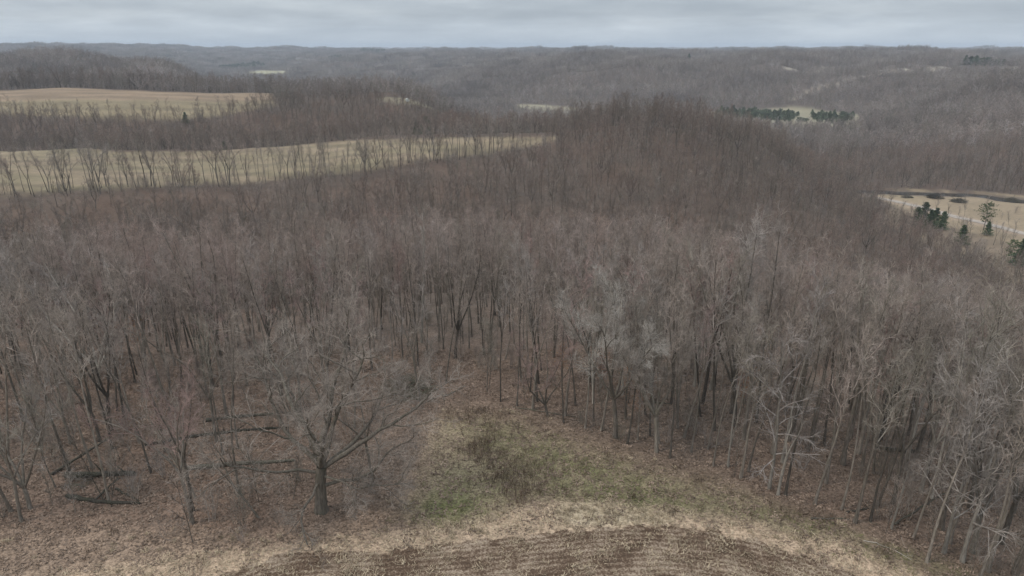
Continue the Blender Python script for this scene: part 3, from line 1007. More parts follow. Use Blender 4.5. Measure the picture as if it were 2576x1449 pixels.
def jitter_grid(x0, x1, y0, y1, s, jit=0.48):
    xs, ys = np.meshgrid(np.arange(x0, x1, s), np.arange(y0, y1, s))
    xs = xs + NP.uniform(-jit, jit, xs.shape) * s
    ys = ys + NP.uniform(-jit, jit, ys.shape) * s
    return xs.ravel(), ys.ravel()


def rs(n, s0, s1, sv=0.12, tilt=0.04):
    rot = np.column_stack([NP.normal(0, tilt, n), NP.normal(0, tilt, n), NP.uniform(0, 2 * PI, n)])
    s = NP.uniform(s0, s1, n)
    return rot, np.column_stack([s * NP.uniform(1 - sv, 1 + sv, n), s * NP.uniform(1 - sv, 1 + sv, n), s])


# ------------------------------------------------------------------ single trees
TREE_COUNT = 0


def put_tree(kind, k, x, y, scale, rz, lean=(0, 0), label=None, group=None, name='bare_tree', mats=None, zs=1.0, cat='tree'):
    o = bpy.data.objects.new(name, None)
    o.empty_display_size = 0.5
    o.location = (x, y, float(height(x, y)) - 0.1)
    o.rotation_euler = (lean[0], lean[1], rz)
    o.rotation_mode = 'ZYX'
    o.scale = (scale, scale, scale * zs)
    COL.objects.link(o)
    tag(o, label, cat, group)
    a, b = PROTO[kind, k]
    for nm, me, mi in (('trunk', a, 0), ('crown', b, 1)):
        c = bpy.data.objects.new(nm, me)
        COL.objects.link(c)
        c.parent = o
        if mats and mats[mi]:
            c.material_slots[0].link = 'OBJECT'
            c.material_slots[0].material = mats[mi]
    return o


EXCL = []          # (x, y, radius): ground that single trees keep for themselves
HERO_N = 0


def hero(px, py, kind, k, H, label, lean=(0, 0), mats=None, rz=None, name='bare_tree', rad=1.6, zs=1.0, cat='tree'):
    global HERO_N
    base_h = {'forest': 20, 'vase': 18, 'droop': 16, 'sapling': 9, 'dense': 18, 'snag': 20 if k == 0 else 16}[kind]
    x, y = hit(px, py)
    EXCL.append((x, y, rad))
    HERO_N += 1
    return put_tree(kind, k, x, y, H / base_h, HERO_N * 1.7 if rz is None else rz, lean, label, None, name, mats, zs, cat)


PALE = (M['bark_pale'], M['twig_pale'])
OAKT = (M['bark_oak'], M['twig_oak'])
RED = (None, M['twig_red'])

# the spreading oak in front of the clearing
def big_oak():
    t = Tree(77)
    rng = t.rng
    pts, rad = t.shoot((0, 0, -0.3), (0.03, 0.02, 1), 5.2, 0.50, 0.42, 6, 0.03, 0.03, 12, t.trunk)
    rad[0] = 0.72
    rad[1] = 0.54
    W = 0.22
    lev = [dict(n=(6, 8), ang=.85, len=.46, segs=5, wander=W, lift=.03, sides=5, rad=.016, rmin=.03, taper=.45, t0=.22, wood=True),
           dict(n=8, ang=.8, len=.52, segs=4, wander=W * 1.1, lift=.02, sides=4, rad=.011, rmin=.016, taper=.4, t0=.12),
           dict(n=6, ang=.8, len=.5, segs=3, wander=W * 1.2, lift=.0, sides=3, rad=.008, rmin=.0095, taper=.4, t0=.1, min=.5),
           dict(n=5, ang=.75, len=.55, segs=2, wander=W, lift=0, sides=3, rad=.006, rmin=.0065, taper=.3, t0=.1, min=.4)]
    limbs = [  # height on the trunk, compass (0 = right of picture, 90 = away), rise, length, thickness, lift
        (4.9, 8, 20, 12.0, .30, .07), (3.0, -14, 18, 9.5, .20, .05), (5.3, 80, 74, 13.5, .36, .02), (5.3, 215, 68, 13.5, .34, .03),
        (5.0, 160, 32, 11.5, .27, .06), (5.0, 300, 42, 9.5, .25, .05), (4.4, 185, 12, 9.5, .17, .05), (4.7, 50, 30, 11.5, .26, .07),
        (4.6, 125, 30, 11.0, .24, .07), (3.6, 240, 5, 7.5, .14, .02), (5.3, 350, 60, 12.5, .28, .04), (4.2, 330, 5, 7.0, .13, .0)]
    for h, az, el, L, r, lift in limbs:
        f = h / 5.2 * 6
        i = min(int(f), 5)
        p = tuple(pts[i][q] + (pts[i + 1][q] - pts[i][q]) * (f - i) for q in range(3))
        a, e_ = math.radians(az), math.radians(el)
        p2, r2 = t.shoot(p, (math.cos(a) * math.cos(e_), math.sin(a) * math.cos(e_), math.sin(e_)), L, r * .85, .045, 10, .19, lift, 7, t.trunk)
        t.kids(p2, r2, L, lev, 0)
    return t


_o = tree_meshes('spreading_oak', big_oak(), M['bark_oak'], M['twig_oak'])
PROTO['oak', 0] = _o
ox, oy = hit(808, 1285)
put_tree('oak', 0, ox, oy, 1.1, 0, (0, 0), 'huge spreading old tree with thick low limbs at the left of the grassy clearing', None, 'spreading_tree', zs=.93)
EXCL.append((ox, oy, 5.5))

R_ = math.radians
HEROES = [
    (650, 1302, 'vase', 3, 9.5, 'crooked tree leaning left, just left of the huge spreading tree', (0.0, R_(-28)), OAKT),
    (490, 1252, 'vase', 1, 11, 'leaning bare tree in front of the long fallen log', (0, R_(-10)), OAKT),
    (173, 1185, 'forest', 2, 19, 'tall dark trunk leaning left above the mossy fallen log', (0, R_(-7)), None),
    (232, 1178, 'forest', 0, 18, 'dark upright tree rising from the end of the mossy log', (0, R_(-4)), None),
    (283, 1130, 'forest', 4, 17, 'thick trunk with a splayed dark root flare behind the mossy log', (0, R_(-2)), None),
    (77, 1280, 'vase', 2, 15, 'clump of bare stems at the left edge of the open ground', (0, R_(-5)), None),
    (30, 1286, 'forest', 5, 17, 'leftmost bare tree on the rim of the open ground', (0, R_(-4)), None),
    (140, 1225, 'sapling', 1, 10, 'slim sapling by the root end of the mossy log', (0, R_(-6)), None),
    (380, 1190, 'forest', 1, 17, 'slender tree halfway between the mossy log and the leaning tree', (0, R_(-3)), None),
    (545, 1110, 'vase', 0, 15, 'forked grey tree behind the leaning bare tree', (0, 0), None),
    (100, 1090, 'forest', 3, 21, 'tall straight dark trunk in the left wood above the logs', (0, R_(-4)), None),
    (60, 1060, 'forest', 0, 21, 'tallest dark trunk near the left border of the picture', (0, R_(-4)), None),
    (1060, 862, 'snag', 0, 20, 'pale whitish trunk with a sparse top, tallest in the stand behind the clearing', (0, 0), (M['bark_pale'], M['twig_white'])),
    (1225, 985, 'sapling', 0, 9, 'thin sapling at the tip of the grassy clearing', (0, 0), None),
    (1259, 1010, 'forest', 1, 15, 'slim curved tree at the tip of the grassy clearing', (0, R_(-4)), None),
    (1300, 1022, 'forest', 3, 16, 'slim upright tree second along the clearing edge', (0, 0), None),
    (1340, 1030, 'vase', 3, 15, 'forked slender tree third along the clearing edge', (0, R_(3)), None),
    (1378, 1048, 'vase', 2, 12, 'bundle of thin stems fanning from one base on the clearing edge', (0, R_(-4)), RED),
    (1418, 1064, 'forest', 4, 15, 'slim tree tilting left right of the fanning stems', (0, R_(-7)), None),
    (1472, 1078, 'forest', 0, 17, 'straight tree at the middle of the right clearing edge', (0, R_(2)), None),
    (1512, 1083, 'forest', 2, 17, 'dark trunk beside the pale domed crown', (0, R_(4)), None),
    (1548, 1100, 'dense', 0, 18, 'tree with a dense pale domed crown right of the clearing', (0, 0), (None, M['twig_white'])),
    (1577, 1118, 'forest', 5, 15, 'slender tree in front of the pale domed crown', (0, 0), None),
    (1604, 1106, 'forest', 1, 17, 'tree with an orange rotten stub at its foot', (0, R_(4)), None),
    (1652, 1137, 'dense', 0, 15, 'bushy vine-wrapped tree standing out on the right clearing edge', (0, R_(2)), OAKT),
    (1720, 1100, 'forest', 2, 17, 'curving tree behind the vine-wrapped tree', (0, R_(9)), None),
    (1780, 1130, 'forest', 3, 16, 'thin dark trunk right of the vine-wrapped tree', (0, R_(3)), None),
    (1863, 1202, 'forest', 2, 17, 'mossy trunk, left one of the pair above the right margin', (0, R_(1)), None),
    (1882, 1186, 'forest', 4, 18, 'dark trunk, right one of the pair above the right margin', (0, R_(3)), None),
    (1934, 1230, 'droop', 0, 17, 'pale trunk with grey drooping branches beside the rotten stub', (0, 0), PALE),
    (1957, 1245, 'snag', 1, 10, 'broken orange-stained stub with pale dead branches', (0, R_(2)), PALE),
    (1976, 1246, 'forest', 0, 18, 'bare tree right behind the broken orange-stained stub', (0, R_(3)), None),
    (2049, 1268, 'forest', 5, 18, 'first slim tree right of the broken stub', (0, R_(2)), None),
    (2117, 1282, 'forest', 1, 19, 'second slim tree right of the broken stub', (0, R_(3)), None),
    (2189, 1312, 'forest', 3, 18, 'third slim tree right of the broken stub', (0, R_(3)), None),
    (2242, 1330, 'snag', 1, 7, 'short pale stump-like snag on the right margin', (0, 0), PALE),
    (2283, 1152, 'droop', 1, 21, 'tall tree with a pale slim trunk and light fan of branches at right', (0, R_(5)), PALE),
    (2304, 1150, 'vase', 0, 21, 'thick dark trunk right behind the pale slim trunk', (0, R_(4)), None),
    (2374, 1392, 'droop', 0, 17, 'pale thick trunk left of the weeping white-branched tree', (0, 0), PALE),
    (2420, 1414, 'droop', 1, 19, 'weeping white-branched tree at the lower right corner', (0, R_(2)), (M['bark_pale'], M['twig_pale'])),
    (2484, 1440, 'forest', 2, 19, 'dark slim tree right of the weeping white-branched tree', (0, R_(4)), None),
    (2552, 1446, 'vase', 1, 19, 'rightmost bare tree in the lower right corner', (0, R_(4)), None),
    (2235, 1010, 'snag', 1, 17, 'dead snag with bleached forked top in the right wood', (0, R_(3)), (M['bark_pale'], M['twig_white'])),
    (722, 870, 'snag', 1, 13, 'dead trunk with a pale broken tip in the dense left stand', (0, 0), (M['bark_pale'], None)),
    (560, 935, 'vase', 1, 20, 'pair of big dark trunks standing together in the left stand', (0, 0), None),
    (250, 980, 'vase', 2, 18, 'tree with a light grey twisted crown in the left wood', (0, 0), PALE),
]
for hrec in HEROES:
    px, py, kd, k, H, lab, ln, mt = hrec
    hero(px, py, kd, k, H, lab, (ln[0], ln[1]), mt, rz=None if abs(ln[1]) < 0.15 else 0.0)

# trees of the nearer wood
xs, ys = jitter_grid(-150, 170, 38, 175, 3.15)
r = np.hypot(xs, ys)
w = np.abs(xs) / ys
ok = ~is_open(xs, ys) & (w < 1.0) & (r > 44)
for ex, ey, er in EXCL:
    ok &= np.hypot(xs - ex, ys - ey) > er
# the wood is thinner around the fallen logs on the left and thick in the pole stand behind the oak
px_, py_, dep_ = to_px(xs, ys, height(xs, ys))
thin = ((px_ < 900) & (py_ > 1000)) * 0.62 + ((px_ > 900) & (px_ < 1350) & (py_ > 930)) * 0.6
ok &= NP.random(len(xs)) > thin
ok &= NP.random(len(xs)) > 0.16 + 0.45 * np.clip(fbm(xs / 9, ys / 9, 57, 3), -.3, .6)
xs, ys, px_, py_, dep_ = xs[ok], ys[ok], px_[ok], py_[ok], dep_[ok]
inframe = (px_ > -60) & (px_ < 2640) & (py_ < 1560)
order = np.argsort(np.where(inframe, dep_, 1e9))
NSINGLE = 300 - len(HEROES) - 1
single = order[:NSINGLE]
rest = order[NSINGLE:]
FORMS = [('forest', k) for k in range(6)] * 2 + [('vase', 0), ('vase', 1), ('vase', 3)]


def zone(px, py):
    if px < 330:
        return 'at the left border' if py < 1000 else 'among the fallen logs'
    if px < 900:
        return 'in the dense stand behind the spreading tree' if py < 1010 else 'behind the leaning trees at left'
    if px < 1330:
        return 'in the pole stand behind the clearing'
    if px < 1700:
        return 'by the pale domed crown'
    if px < 2060:
        return 'behind the vine-wrapped tree'
    if px < 2330:
        return 'left of the pale slim trunk'
    return 'at the right border'


rz_ = random.Random(9)


def tilt_word(ly):
    return 'leaning right' if ly > 0.045 else 'leaning left' if ly < -0.045 else 'upright'


for i in single:
    kd, k = FORMS[rz_.randrange(len(FORMS))]
    H = (rz_.uniform(14, 20) if kd == 'forest' else rz_.uniform(13, 18)) * (1 - 0.14 * float(sstep(75, 100, np.hypot(xs[i], ys[i]))))
    form = 'straight-stemmed' if kd == 'forest' else 'forking'
    zn = zone(px_[i], py_[i])
    rr_ = rz_.random()
    mt, tint = None, 'grey'
    if rr_ < 0.10 and (px_[i] > 1250 or py_[i] < 950):
        mt, tint = PALE, 'pale'
    elif rr_ < 0.22:
        mt, tint = RED, 'reddish'
    if px_[i] > 1700 and dep_[i] < 88:
        H *= 1.2
    ly = rz_.gauss(0, .05)
    size = 'tall' if H > 16.8 else 'middling' if H > 14.6 else 'short'
    dq = float((dep_[single] < dep_[i]).mean())
    row = 'foremost' if dq < .2 else 'second rank' if dq < .4 else 'third rank' if dq < .6 else 'fourth rank' if dq < .8 else 'hindmost'
    lab = '%s %s %s tree %s, %s %s' % (size, tint, form, tilt_word(ly), row, zn)
    put_tree(kd, k, xs[i], ys[i], H / (20 if kd == 'forest' else 18), rz_.uniform(0, 6.28), (rz_.gauss(0, .035), ly), lab, lab, mats=mt)
print('single trees', round(time.time() - T0, 1))

C_MID = hidden_collection('mid', MID)
C_SHRUB = hidden_collection('shrub', SHRUBS)
C_FAR = hidden_collection('far', FAR)
C_GROVE = hidden_collection('grove', GROVES)
C_NEAR = hidden_collection('near', NEAR_JOINED)
n = len(rest)
rot, scl = rs(n, 0.52, 0.92, 0.2)
scatter('woodland', C_NEAR, np.column_stack([xs[rest], ys[rest], height(xs[rest], ys[rest]) - 0.2]), rot, scl, NP.integers(0, 6, n), 'bare deciduous wood covering the near spur behind the clearing', 'woodland')

# undergrowth of the near wood
ux, uy = jitter_grid(-110, 130, 40, 150, 2.5)
ok = ~is_open(ux, uy) & (np.abs(ux) / uy < 1.0) & (NP.random(len(ux)) < 0.42 + 0.3 * fbm(ux / 12, uy / 12, 91, 3))
bpx, bpy_, _ = to_px(ux, uy, height(ux, uy))
ok |= (bpx < 1010) & (bpy_ > 960) & (bpy_ < 1370) & (NP.random(len(ux)) < .34 + .5 * fbm(ux / 6, uy / 6, 93, 3))
ux, uy = ux[ok], uy[ok]
n = len(ux)
rot, scl = rs(n, 0.5, 1.25, 0.2, 0.1)
scatter('undergrowth', C_SHRUB, np.column_stack([ux, uy, height(ux, uy) - 0.1]), rot, scl, NP.integers(0, 6, n), 'thin leafless shrubs and saplings under the near wood', 'undergrowth')

# hedgerow along the pale hay field, each tree on its own
hx = []
rh = random.Random(31)
line = [(-330, 500), (0, 486), (300, 472), (600, 464), (700, 450), (900, 430), (1000, 415), (1150, 393), (1300, 372)]
HL = poly(line)
seg = np.concatenate([[0], np.cumsum(np.hypot(*np.diff(HL, axis=0).T))])
s = 0.0
while s < seg[-1]:
    cx, cy = np.interp(s, seg, HL[:, 0]), np.interp(s, seg, HL[:, 1])
    hx.append((cx + rh.gauss(0, 2), cy + rh.gauss(0, 4.5) - 3))
    s += rh.uniform(.4, 3.6)
for x, y in hx:
    kd, k = [('vase', 0), ('vase', 3), ('forest', 4), ('vase', 1), ('forest', 2), ('forest', 5), ('forest', 0)][rh.randrange(7)]
    H = rh.uniform(15, 23)
    px, py, _ = to_px(x, y, float(height(x, y)))
    if not -40 < px < 2600:
        continue
    zn = 'beside the left border' if px < 180 else 'left part' if px < 450 else 'middle part' if px < 750 else 'right part' if px < 1050 else 'far right end'
    form = 'spreading' if kd == 'vase' else 'narrow'
    size = 'tall' if H > 20.5 else 'middling' if H > 17.5 else 'low'
    ly = rh.gauss(0, .06)
    lab = '%s %s tree %s, %s of the row along the hay field' % (size, form, tilt_word(ly), zn)
    put_tree(kd, k, x, y, H / (20 if kd == 'forest' else 18), rh.uniform(0, 6.28), (rh.gauss(0, .05), ly), lab, lab, 'hedgerow_tree')
print('hedgerow', len(hx), round(time.time() - T0, 1))

# woods of the next ridges
mx, my = jitter_grid(-520, 560, 170, 620, 6.2)
ok = ~is_open(mx, my) & (np.abs(mx) / my < 0.9) & (NP.random(len(mx)) < 0.86)
ok &= ~((dist_line(HL, mx, my) < 42) & (NP.random(len(mx)) < .85) & (mx < 20))
mx, my = mx[ok], my[ok]
n = len(mx)
rot, scl = rs(n, 0.46, 0.86, 0.2)
crest = sstep(360, 400, my) * (1 - sstep(470, 500, my)) * sstep(20, 60, mx) * (1 - sstep(150, 190, mx))
scl *= (1 + 0.25 * crest)[:, None]
# the row of tall trees behind the stubble field
tx = np.concatenate([at(px, 222, 752 + 14 * q)[0] + NP.normal(0, 2, 1) for q in range(3) for px in range(-150, 720, 11)])
ty = np.concatenate([752 + 14 * q + NP.normal(0, 5, 1) for q in range(3) for px in range(-150, 720, 11)])
ok = NP.random(len(tx)) < 0.85
tx, ty = tx[ok], ty[ok]
r2, s2 = rs(len(tx), 0.75, 1.15, 0.2)
mx, my, rot, scl = np.r_[mx, tx], np.r_[my, ty], np.vstack([rot, r2]), np.vstack([scl, s2])
n = len(mx)
scatter('hillside_woodland', C_MID, np.column_stack([mx, my, height(mx, my) - 0.2]), rot, scl, NP.integers(0, 8, n), 'bare brown wood on the slopes around the pale hay field', 'woodland')
fx, fy = jitter_grid(-1750, 1750, 620, 2100, 8.2)
ok = ~is_open(fx, fy) & (np.abs(fx) / fy < 0.85) & (NP.random(len(fx)) < 0.93)
fx, fy = fx[ok], fy[ok]
n = len(fx)
rot, scl = rs(n, 0.62, 1.1, 0.2)
scl[:, :2] *= 1.22
scatter('valley_woodland', C_FAR, np.column_stack([fx, fy, height(fx, fy) - 0.3]), rot, scl, NP.integers(0, 6, n), 'grey brown leafless forest on the hills across the valley', 'woodland')
gx, gy = jitter_grid(-4600, 4600, 2100, 5600, 33)
ok = ~is_open(gx, gy) & (np.abs(gx) / gy < 0.82)
gx, gy = gx[ok], gy[ok]
n = len(gx)
rot, scl = rs(n, 0.9, 1.2, 0.05, 0.0)
scatter('distant_forest', C_GROVE, np.column_stack([gx, gy, height(gx, gy) - 0.5]), rot, scl, NP.integers(0, 3, n), 'distant leafless forest on the far ridges below the horizon', 'forest')
vx, vy = jitter_grid(-480, 520, 190, 600, 6.4)
ok = ~is_open(vx, vy) & (np.abs(vx) / vy < 0.85) & (NP.random(len(vx)) < 0.6)
vx, vy = vx[ok], vy[ok]
n = len(vx)
rot, scl = rs(n, 1.0, 2.3, 0.2, 0.1)
scatter('slope_undergrowth', C_SHRUB, np.column_stack([vx, vy, height(vx, vy) - 0.1]), rot, scl, NP.integers(0, 6, n), 'thin shrubs under the bare wood on the further slopes', 'undergrowth')
print('woods', round(time.time() - T0, 1))

# ------------------------------------------------------------------ conifers
def conifer(seed, H, spread, first=0.1, whorls=16, per=6, tufts=7, blades=5, blade=0.42, width=0.10, up=0.15, ragged=0.2, layered=False):
    """trunk and boughs as tubes, needle sprays as small blades along the boughs"""
    rng = random.Random(seed)
    tr, V, F = [], [], []
    tr.append(([(0, 0, -0.2), (0.02 * H * rng.gauss(0, .3), 0, H * .5), (0, 0, H)], [H * .015, H * .009, 0.02], 6))
    for wv in range(whorls):
        f = first + (1 - first) * (wv + 0.3 * rng.random()) / whorls
        prof = (1 - f) ** 0.8 if not layered else (0.35 + 0.65 * math.sin(PI * min(1, (f - first) / (1 - first) * 0.9 + 0.1)))
        for b in range(per):
            L = H * spread * prof * (1 + rng.gauss(0, ragged)) + 0.15
            if L < 0.1 or (layered and rng.random() < 0.25):
                continue
            a = rng.random() * 6.28
            e_ = up + rng.gauss(0, .12) + (0.25 * f if not layered else 0.05)
            d = (math.cos(a) * math.cos(e_), math.sin(a) * math.cos(e_), math.sin(e_))
            p0 = (0, 0, H * f)
            p1 = tuple(p0[i] + d[i] * L for i in range(3))
            tr.append(([p0, tuple((p0[i] + p1[i]) / 2 for i in range(3)), p1], [0.035, 0.025, 0.01], 3))
            for q in range(tufts):
                g = 0.25 + 0.78 * (q + rng.random()) / tufts
                c = [p0[i] + d[i] * L * g + rng.gauss(0, .06 * L) * (0.6 if i == 2 else 1) for i in range(3)]
                for m in range(blades):
                    dd = norm3((d[0] * .6 + rng.gauss(0, .6), d[1] * .6 + rng.gauss(0, .6), d[2] + rng.gauss(0.15, .45)))
                    sd = norm3((rng.gauss(0, 1), rng.gauss(0, 1), rng.gauss(0, 1)))
                    ln = blade * rng.uniform(.7, 1.3)
                    i0 = len(V)
                    for s1, s2 in ((0, -.3), (.55, -1), (1, 0), (.55, 1)):
                        V.append([c[i] + dd[i] * ln * s1 + sd[i] * width * s2 for i in range(3)])
                    F.append([i0, i0 + 1, i0 + 2, i0 + 3])
    va, fa = tubes(tr)
    return (va, fa), (np.array(V), np.array(F))


def conifer_meshes(name, c, needle, joined=False):
    (va, fa), (vb, fb) = c
    if joined:
        return mesh_np(name, np.vstack([va, vb]), np.vstack([fa, fb + len(va)]), mats=[M['bark'], needle], midx=np.r_[np.zeros(len(fa)), np.ones(len(fb))], smooth=False)
    return mesh_np(name + '_trunk', va, fa, M['bark']), mesh_np(name + '_foliage', vb, fb, needle, False)


CON = {'cedar': [conifer_meshes('cedar', conifer(10 + k, 10, .33, .05, 17, 7, 7, 5, .62, .13, .2, .28), M['needle']) for k in range(2)],
       'pine': [conifer_meshes('pine', conifer(20 + k, 15, .27, .28, 13, 6, 8, 6, .55, .12, .2, .3, True), M['needle_bright']) for k in range(2)]}
YOUNG = [conifer_meshes('young_pine', conifer(30 + k, [6, 7, 5, 8][k], [.5, .44, .6, .4][k], .03, 8, 6, 4, 4, 1.0, .30, .3, .25, k % 2 == 0), M['needle_far'], True) for k in range(4)]


def put_conifer(kind, k, x, y, H, label, rz):
    o = bpy.data.objects.new('conifer', None)
    o.location = (x, y, float(height(x, y)) - 0.1)
    o.rotation_euler = (0, 0, rz)
    sc_ = H / (10 if kind == 'cedar' else 15)
    o.scale = (sc_, sc_, sc_)
    COL.objects.link(o)
    tag(o, label, 'conifer')
    for nm, me in zip(('trunk', 'foliage'), CON[kind][k]):
        link(nm, me, o)
    return o


for n_, (px, py, d, kind, H, label) in enumerate([
        (2478, 560, 385, 'pine', 16, 'bright green open-crowned pine standing by the gravel road'),
        (2302, 570, 388, 'cedar', 12, 'leftmost dark evergreen of the clump left of the road'),
        (2336, 575, 380, 'cedar', 12.5, 'darkest evergreen in the middle of the clump left of the road'),
        (2322, 560, 398, 'cedar', 13, 'tallest pointed evergreen at the back of the clump left of the road'),
        (2352, 560, 392, 'cedar', 11, 'small pointed evergreen at the back right of the roadside clump'),
        (2370, 570, 384, 'cedar', 11, 'rightmost evergreen of the clump left of the road'),
        (2416, 620, 350, 'cedar', 11, 'dark evergreen half hidden below the roadside clump'),
        (2480, 600, 372, 'cedar', 8, 'low evergreen at the foot of the bright green pine'),
        (2545, 640, 318, 'pine', 12, 'left one of the evergreens at the right border below the road'),
        (2572, 640, 312, 'cedar', 14, 'tall evergreen at the right border below the road'),
        (2590, 650, 318, 'pine', 14, 'bushy evergreen cut by the right border below the road'),
        (2197, 490, 455, 'cedar', 8, 'single small evergreen at the left end of the creekside meadow'),
        (1072, 332, 505, 'cedar', 14, 'darker and taller of two evergreens above the hay field'),
        (1046, 326, 520, 'cedar', 11, 'paler and smaller of two evergreens above the hay field'),
        (567, 376, 470, 'cedar', 11, 'dark evergreen at the far edge of the hay field'),
        (466, 296, 560, 'cedar', 9, 'small evergreen in the wood below the tan pasture'),
        (1954, 330, 900, 'cedar', 17, 'dark pointed evergreen in front of the pine plantation'),
        (1733, 150, 2000, 'cedar', 24, 'lone dark evergreen rising above the far plateau wood')]):
    x, y = at(px, py, d)
    put_conifer(kind, n_ % 2, x, y, H, label, n_ * 1.3)
rp = random.Random(77)
PL1 = poly([(1800, 284), (1830, 279), (1900, 280), (1985, 286), (2012, 293), (1985, 306), (1900, 302), (1830, 294)])
PL2 = poly([(2036, 292), (2060, 288), (2145, 290), (2152, 298), (2120, 314), (2060, 310)])
for pl, lab, grp in ((PL1, 'young dark pine in the left plantation block on the valley floor', 'pines of the left plantation block'), (PL2, 'young dark pine in the right plantation block on the valley floor', 'pines of the right plantation block')):
    qx, qy = jitter_grid(pl[:, 0].min(), pl[:, 0].max(), pl[:, 1].min(), pl[:, 1].max(), 8.6, 0.3)
    ok = inside(pl, qx, qy)
    for x, y in zip(qx[ok], qy[ok]):
        o = link('young_pine', YOUNG[rp.randrange(4)], None, (x, y, float(height(x, y)) - .1))
        s_ = rp.uniform(.6, 1.15)
        o.scale = (s_, s_, s_ * rp.uniform(.85, 1.15))
        o.rotation_euler = (0, 0, rp.uniform(0, 6.28))
        tag(o, lab, 'pine', grp)
for px, py, s_, lab in ((2008, 306, .9, 'left one of four low pines between the plantation blocks'), (2015, 307, 1.0, 'second of four low pines between the plantation blocks'), (2022, 307, 1.0, 'third of four low pines between the plantation blocks'), (2029, 306, .85, 'right one of four low pines between the plantation blocks'), (1987, 307, .7, 'single low pine left of the four between the plantation blocks'), (1813, 300, .5, 'tiny pine alone in the meadow left of the plantation')):
    x, y = hit(px, py)
    o = link('young_pine', YOUNG[rp.randrange(4)], None, (x, y, float(height(x, y)) - .1))
    o.scale = (s_, s_, s_)
    tag(o, lab, 'pine')
# pine woods on the far hills read as one dark mass
C_YP = hidden_collection('farpine', YOUNG)
pts = []
for px, py, d, rx, ry, n in ((610, 160, 3300, 95, 130, 260), (820, 157, 3400, 75, 90, 130), (2500, 163, 1500, 60, 40, 60), (2240, 134, 2900, 50, 40, 40), (905, 124, 4600, 160, 80, 160)):
    cx, cy = at(px, py, d)
    for k in range(n):
        a, q = NP.uniform(0, 6.28), math.sqrt(NP.random())
        pts.append((cx + rx * q * math.cos(a), cy + ry * q * math.sin(a)))
pts = np.array(pts)
n = len(pts)
rot, scl = rs(n, 1.8, 2.5)
scatter('pine_wood', C_YP, np.column_stack([pts, height(pts[:, 0], pts[:, 1])]), rot, scl, NP.integers(0, 4, n), 'dark green pine woods on the far hillsides', 'pine wood')
print('conifers', round(time.time() - T0, 1))

for n_, (px, py, d, kd, k, H, lab) in enumerate(((2420, 540, 372, 'vase', 2, 9, 'round grey leafless tree by the gravel road left of the bright green pine'), (2440, 590, 340, 'vase', 1, 9, 'low grey leafless tree below the round one by the road'), (2505, 590, 352, 'vase', 3, 13, 'dark forked tree right of the bright green pine'), (2525, 600, 346, 'forest', 5, 12, 'dark leaning tree beside the forked one by the road'), (2250, 500, 420, 'vase', 2, 9, 'grey bushy tree at the left end of the gravel road'), (2390, 575, 352, 'vase', 2, 7, 'small bushy tree below the evergreen clump'))):
    x, y = at(px, py, d)
    put_tree(kd, k, x, y, H / (20 if kd == 'forest' else 18), n_ * 2.1, (0, .03 * (n_ % 3)), lab, None, 'roadside_tree')

bx_, by_ = jitter_grid(170, 400, 255, 430, 6.5)
ok = inside(P_OPEN_R, bx_, by_) & (dist_line(ROAD, bx_, by_) > 6) & (NP.random(len(bx_)) < .16 + .75 * sstep(26, 4, dist_line(P_OPEN_R[:7], bx_, by_)))
bx_, by_ = bx_[ok], by_[ok]
rot, scl = rs(len(bx_), .7, 2.6, .2, .08)
scatter('roadside_brush', C_SHRUB, np.column_stack([bx_, by_, height(bx_, by_) - .1]), rot, scl, NP.integers(0, 6, len(bx_)), 'grey leafless brush along the gravel road in the right valley', 'brush')

# ------------------------------------------------------------------ fallen logs, piles, bale, shed
def log_mesh(name, pts, r0, r1, seed, mat, stubs=3, sides=10):
    rng = random.Random(seed)
    n = 12
    P_ = np.array(pts, float)
    sg = np.concatenate([[0], np.cumsum(np.linalg.norm(np.diff(P_, axis=0), axis=1))])
    t = np.linspace(0, sg[-1], n)
    C = np.column_stack([_pchip(sg, P_[:, i], t) for i in range(3)])
    C[1:-1] += np.array([[rng.gauss(0, .05), rng.gauss(0, .05), rng.gauss(0, .03)] for _ in range(n - 2)])
    R = np.linspace(r0, r1, n) * np.array([1 + rng.gauss(0, .07) for _ in range(n)])
    lst = [(C, R, sides)]
    # closed, splintered ends
    lst.append((np.array([C[0], C[0] + (C[0] - C[1]) * .06, C[0] + (C[0] - C[1]) * .12]), np.array([R[0], R[0] * .55, 0.01]), sides))
    lst.append((np.array([C[-1], C[-1] + (C[-1] - C[-2]) * .1, C[-1] + (C[-1] - C[-2]) * .3]), np.array([R[-1], R[-1] * .6, 0.01]), sides))
    for k in range(stubs):
        i = rng.randrange(3, n - 1)
        d = np.array(norm3((rng.gauss(0, 1), rng.gauss(0, 1), abs(rng.gauss(.4, .6)))))
        L = rng.uniform(.5, 2.2)
        lst.append((np.array([C[i], C[i] + d * L * .5 + np.array([0, 0, .05]), C[i] + d * L]), np.array([R[i] * .35, R[i] * .25, .015]), 5))
    V, F = tubes(lst)
    return mesh_np(name, V, F, mat)


def fallen(px1, py1, px2, py2, r0, r1, label, seed, lift=(0, 0), mid=0.0, mat='log', name='fallen_log', stubs=3):
    a, b = hit(px1, py1), hit(px2, py2)
    pts = []
    for f in (0, .33, .66, 1):
        x, y = a[0] + (b[0] - a[0]) * f, a[1] + (b[1] - a[1]) * f + mid * math.sin(PI * f)
        rr = r0 + (r1 - r0) * f
        pts.append((x, y, float(height(x, y)) + rr * .75 + lift[0] + (lift[1] - lift[0]) * f))
    c = np.array(pts[0])
    me = log_mesh(name, np.array(pts) - c, r0, r1, seed, M[mat], stubs)
    return tag(link(name, me, None, c), label, 'branch' if r0 < .12 else 'log')


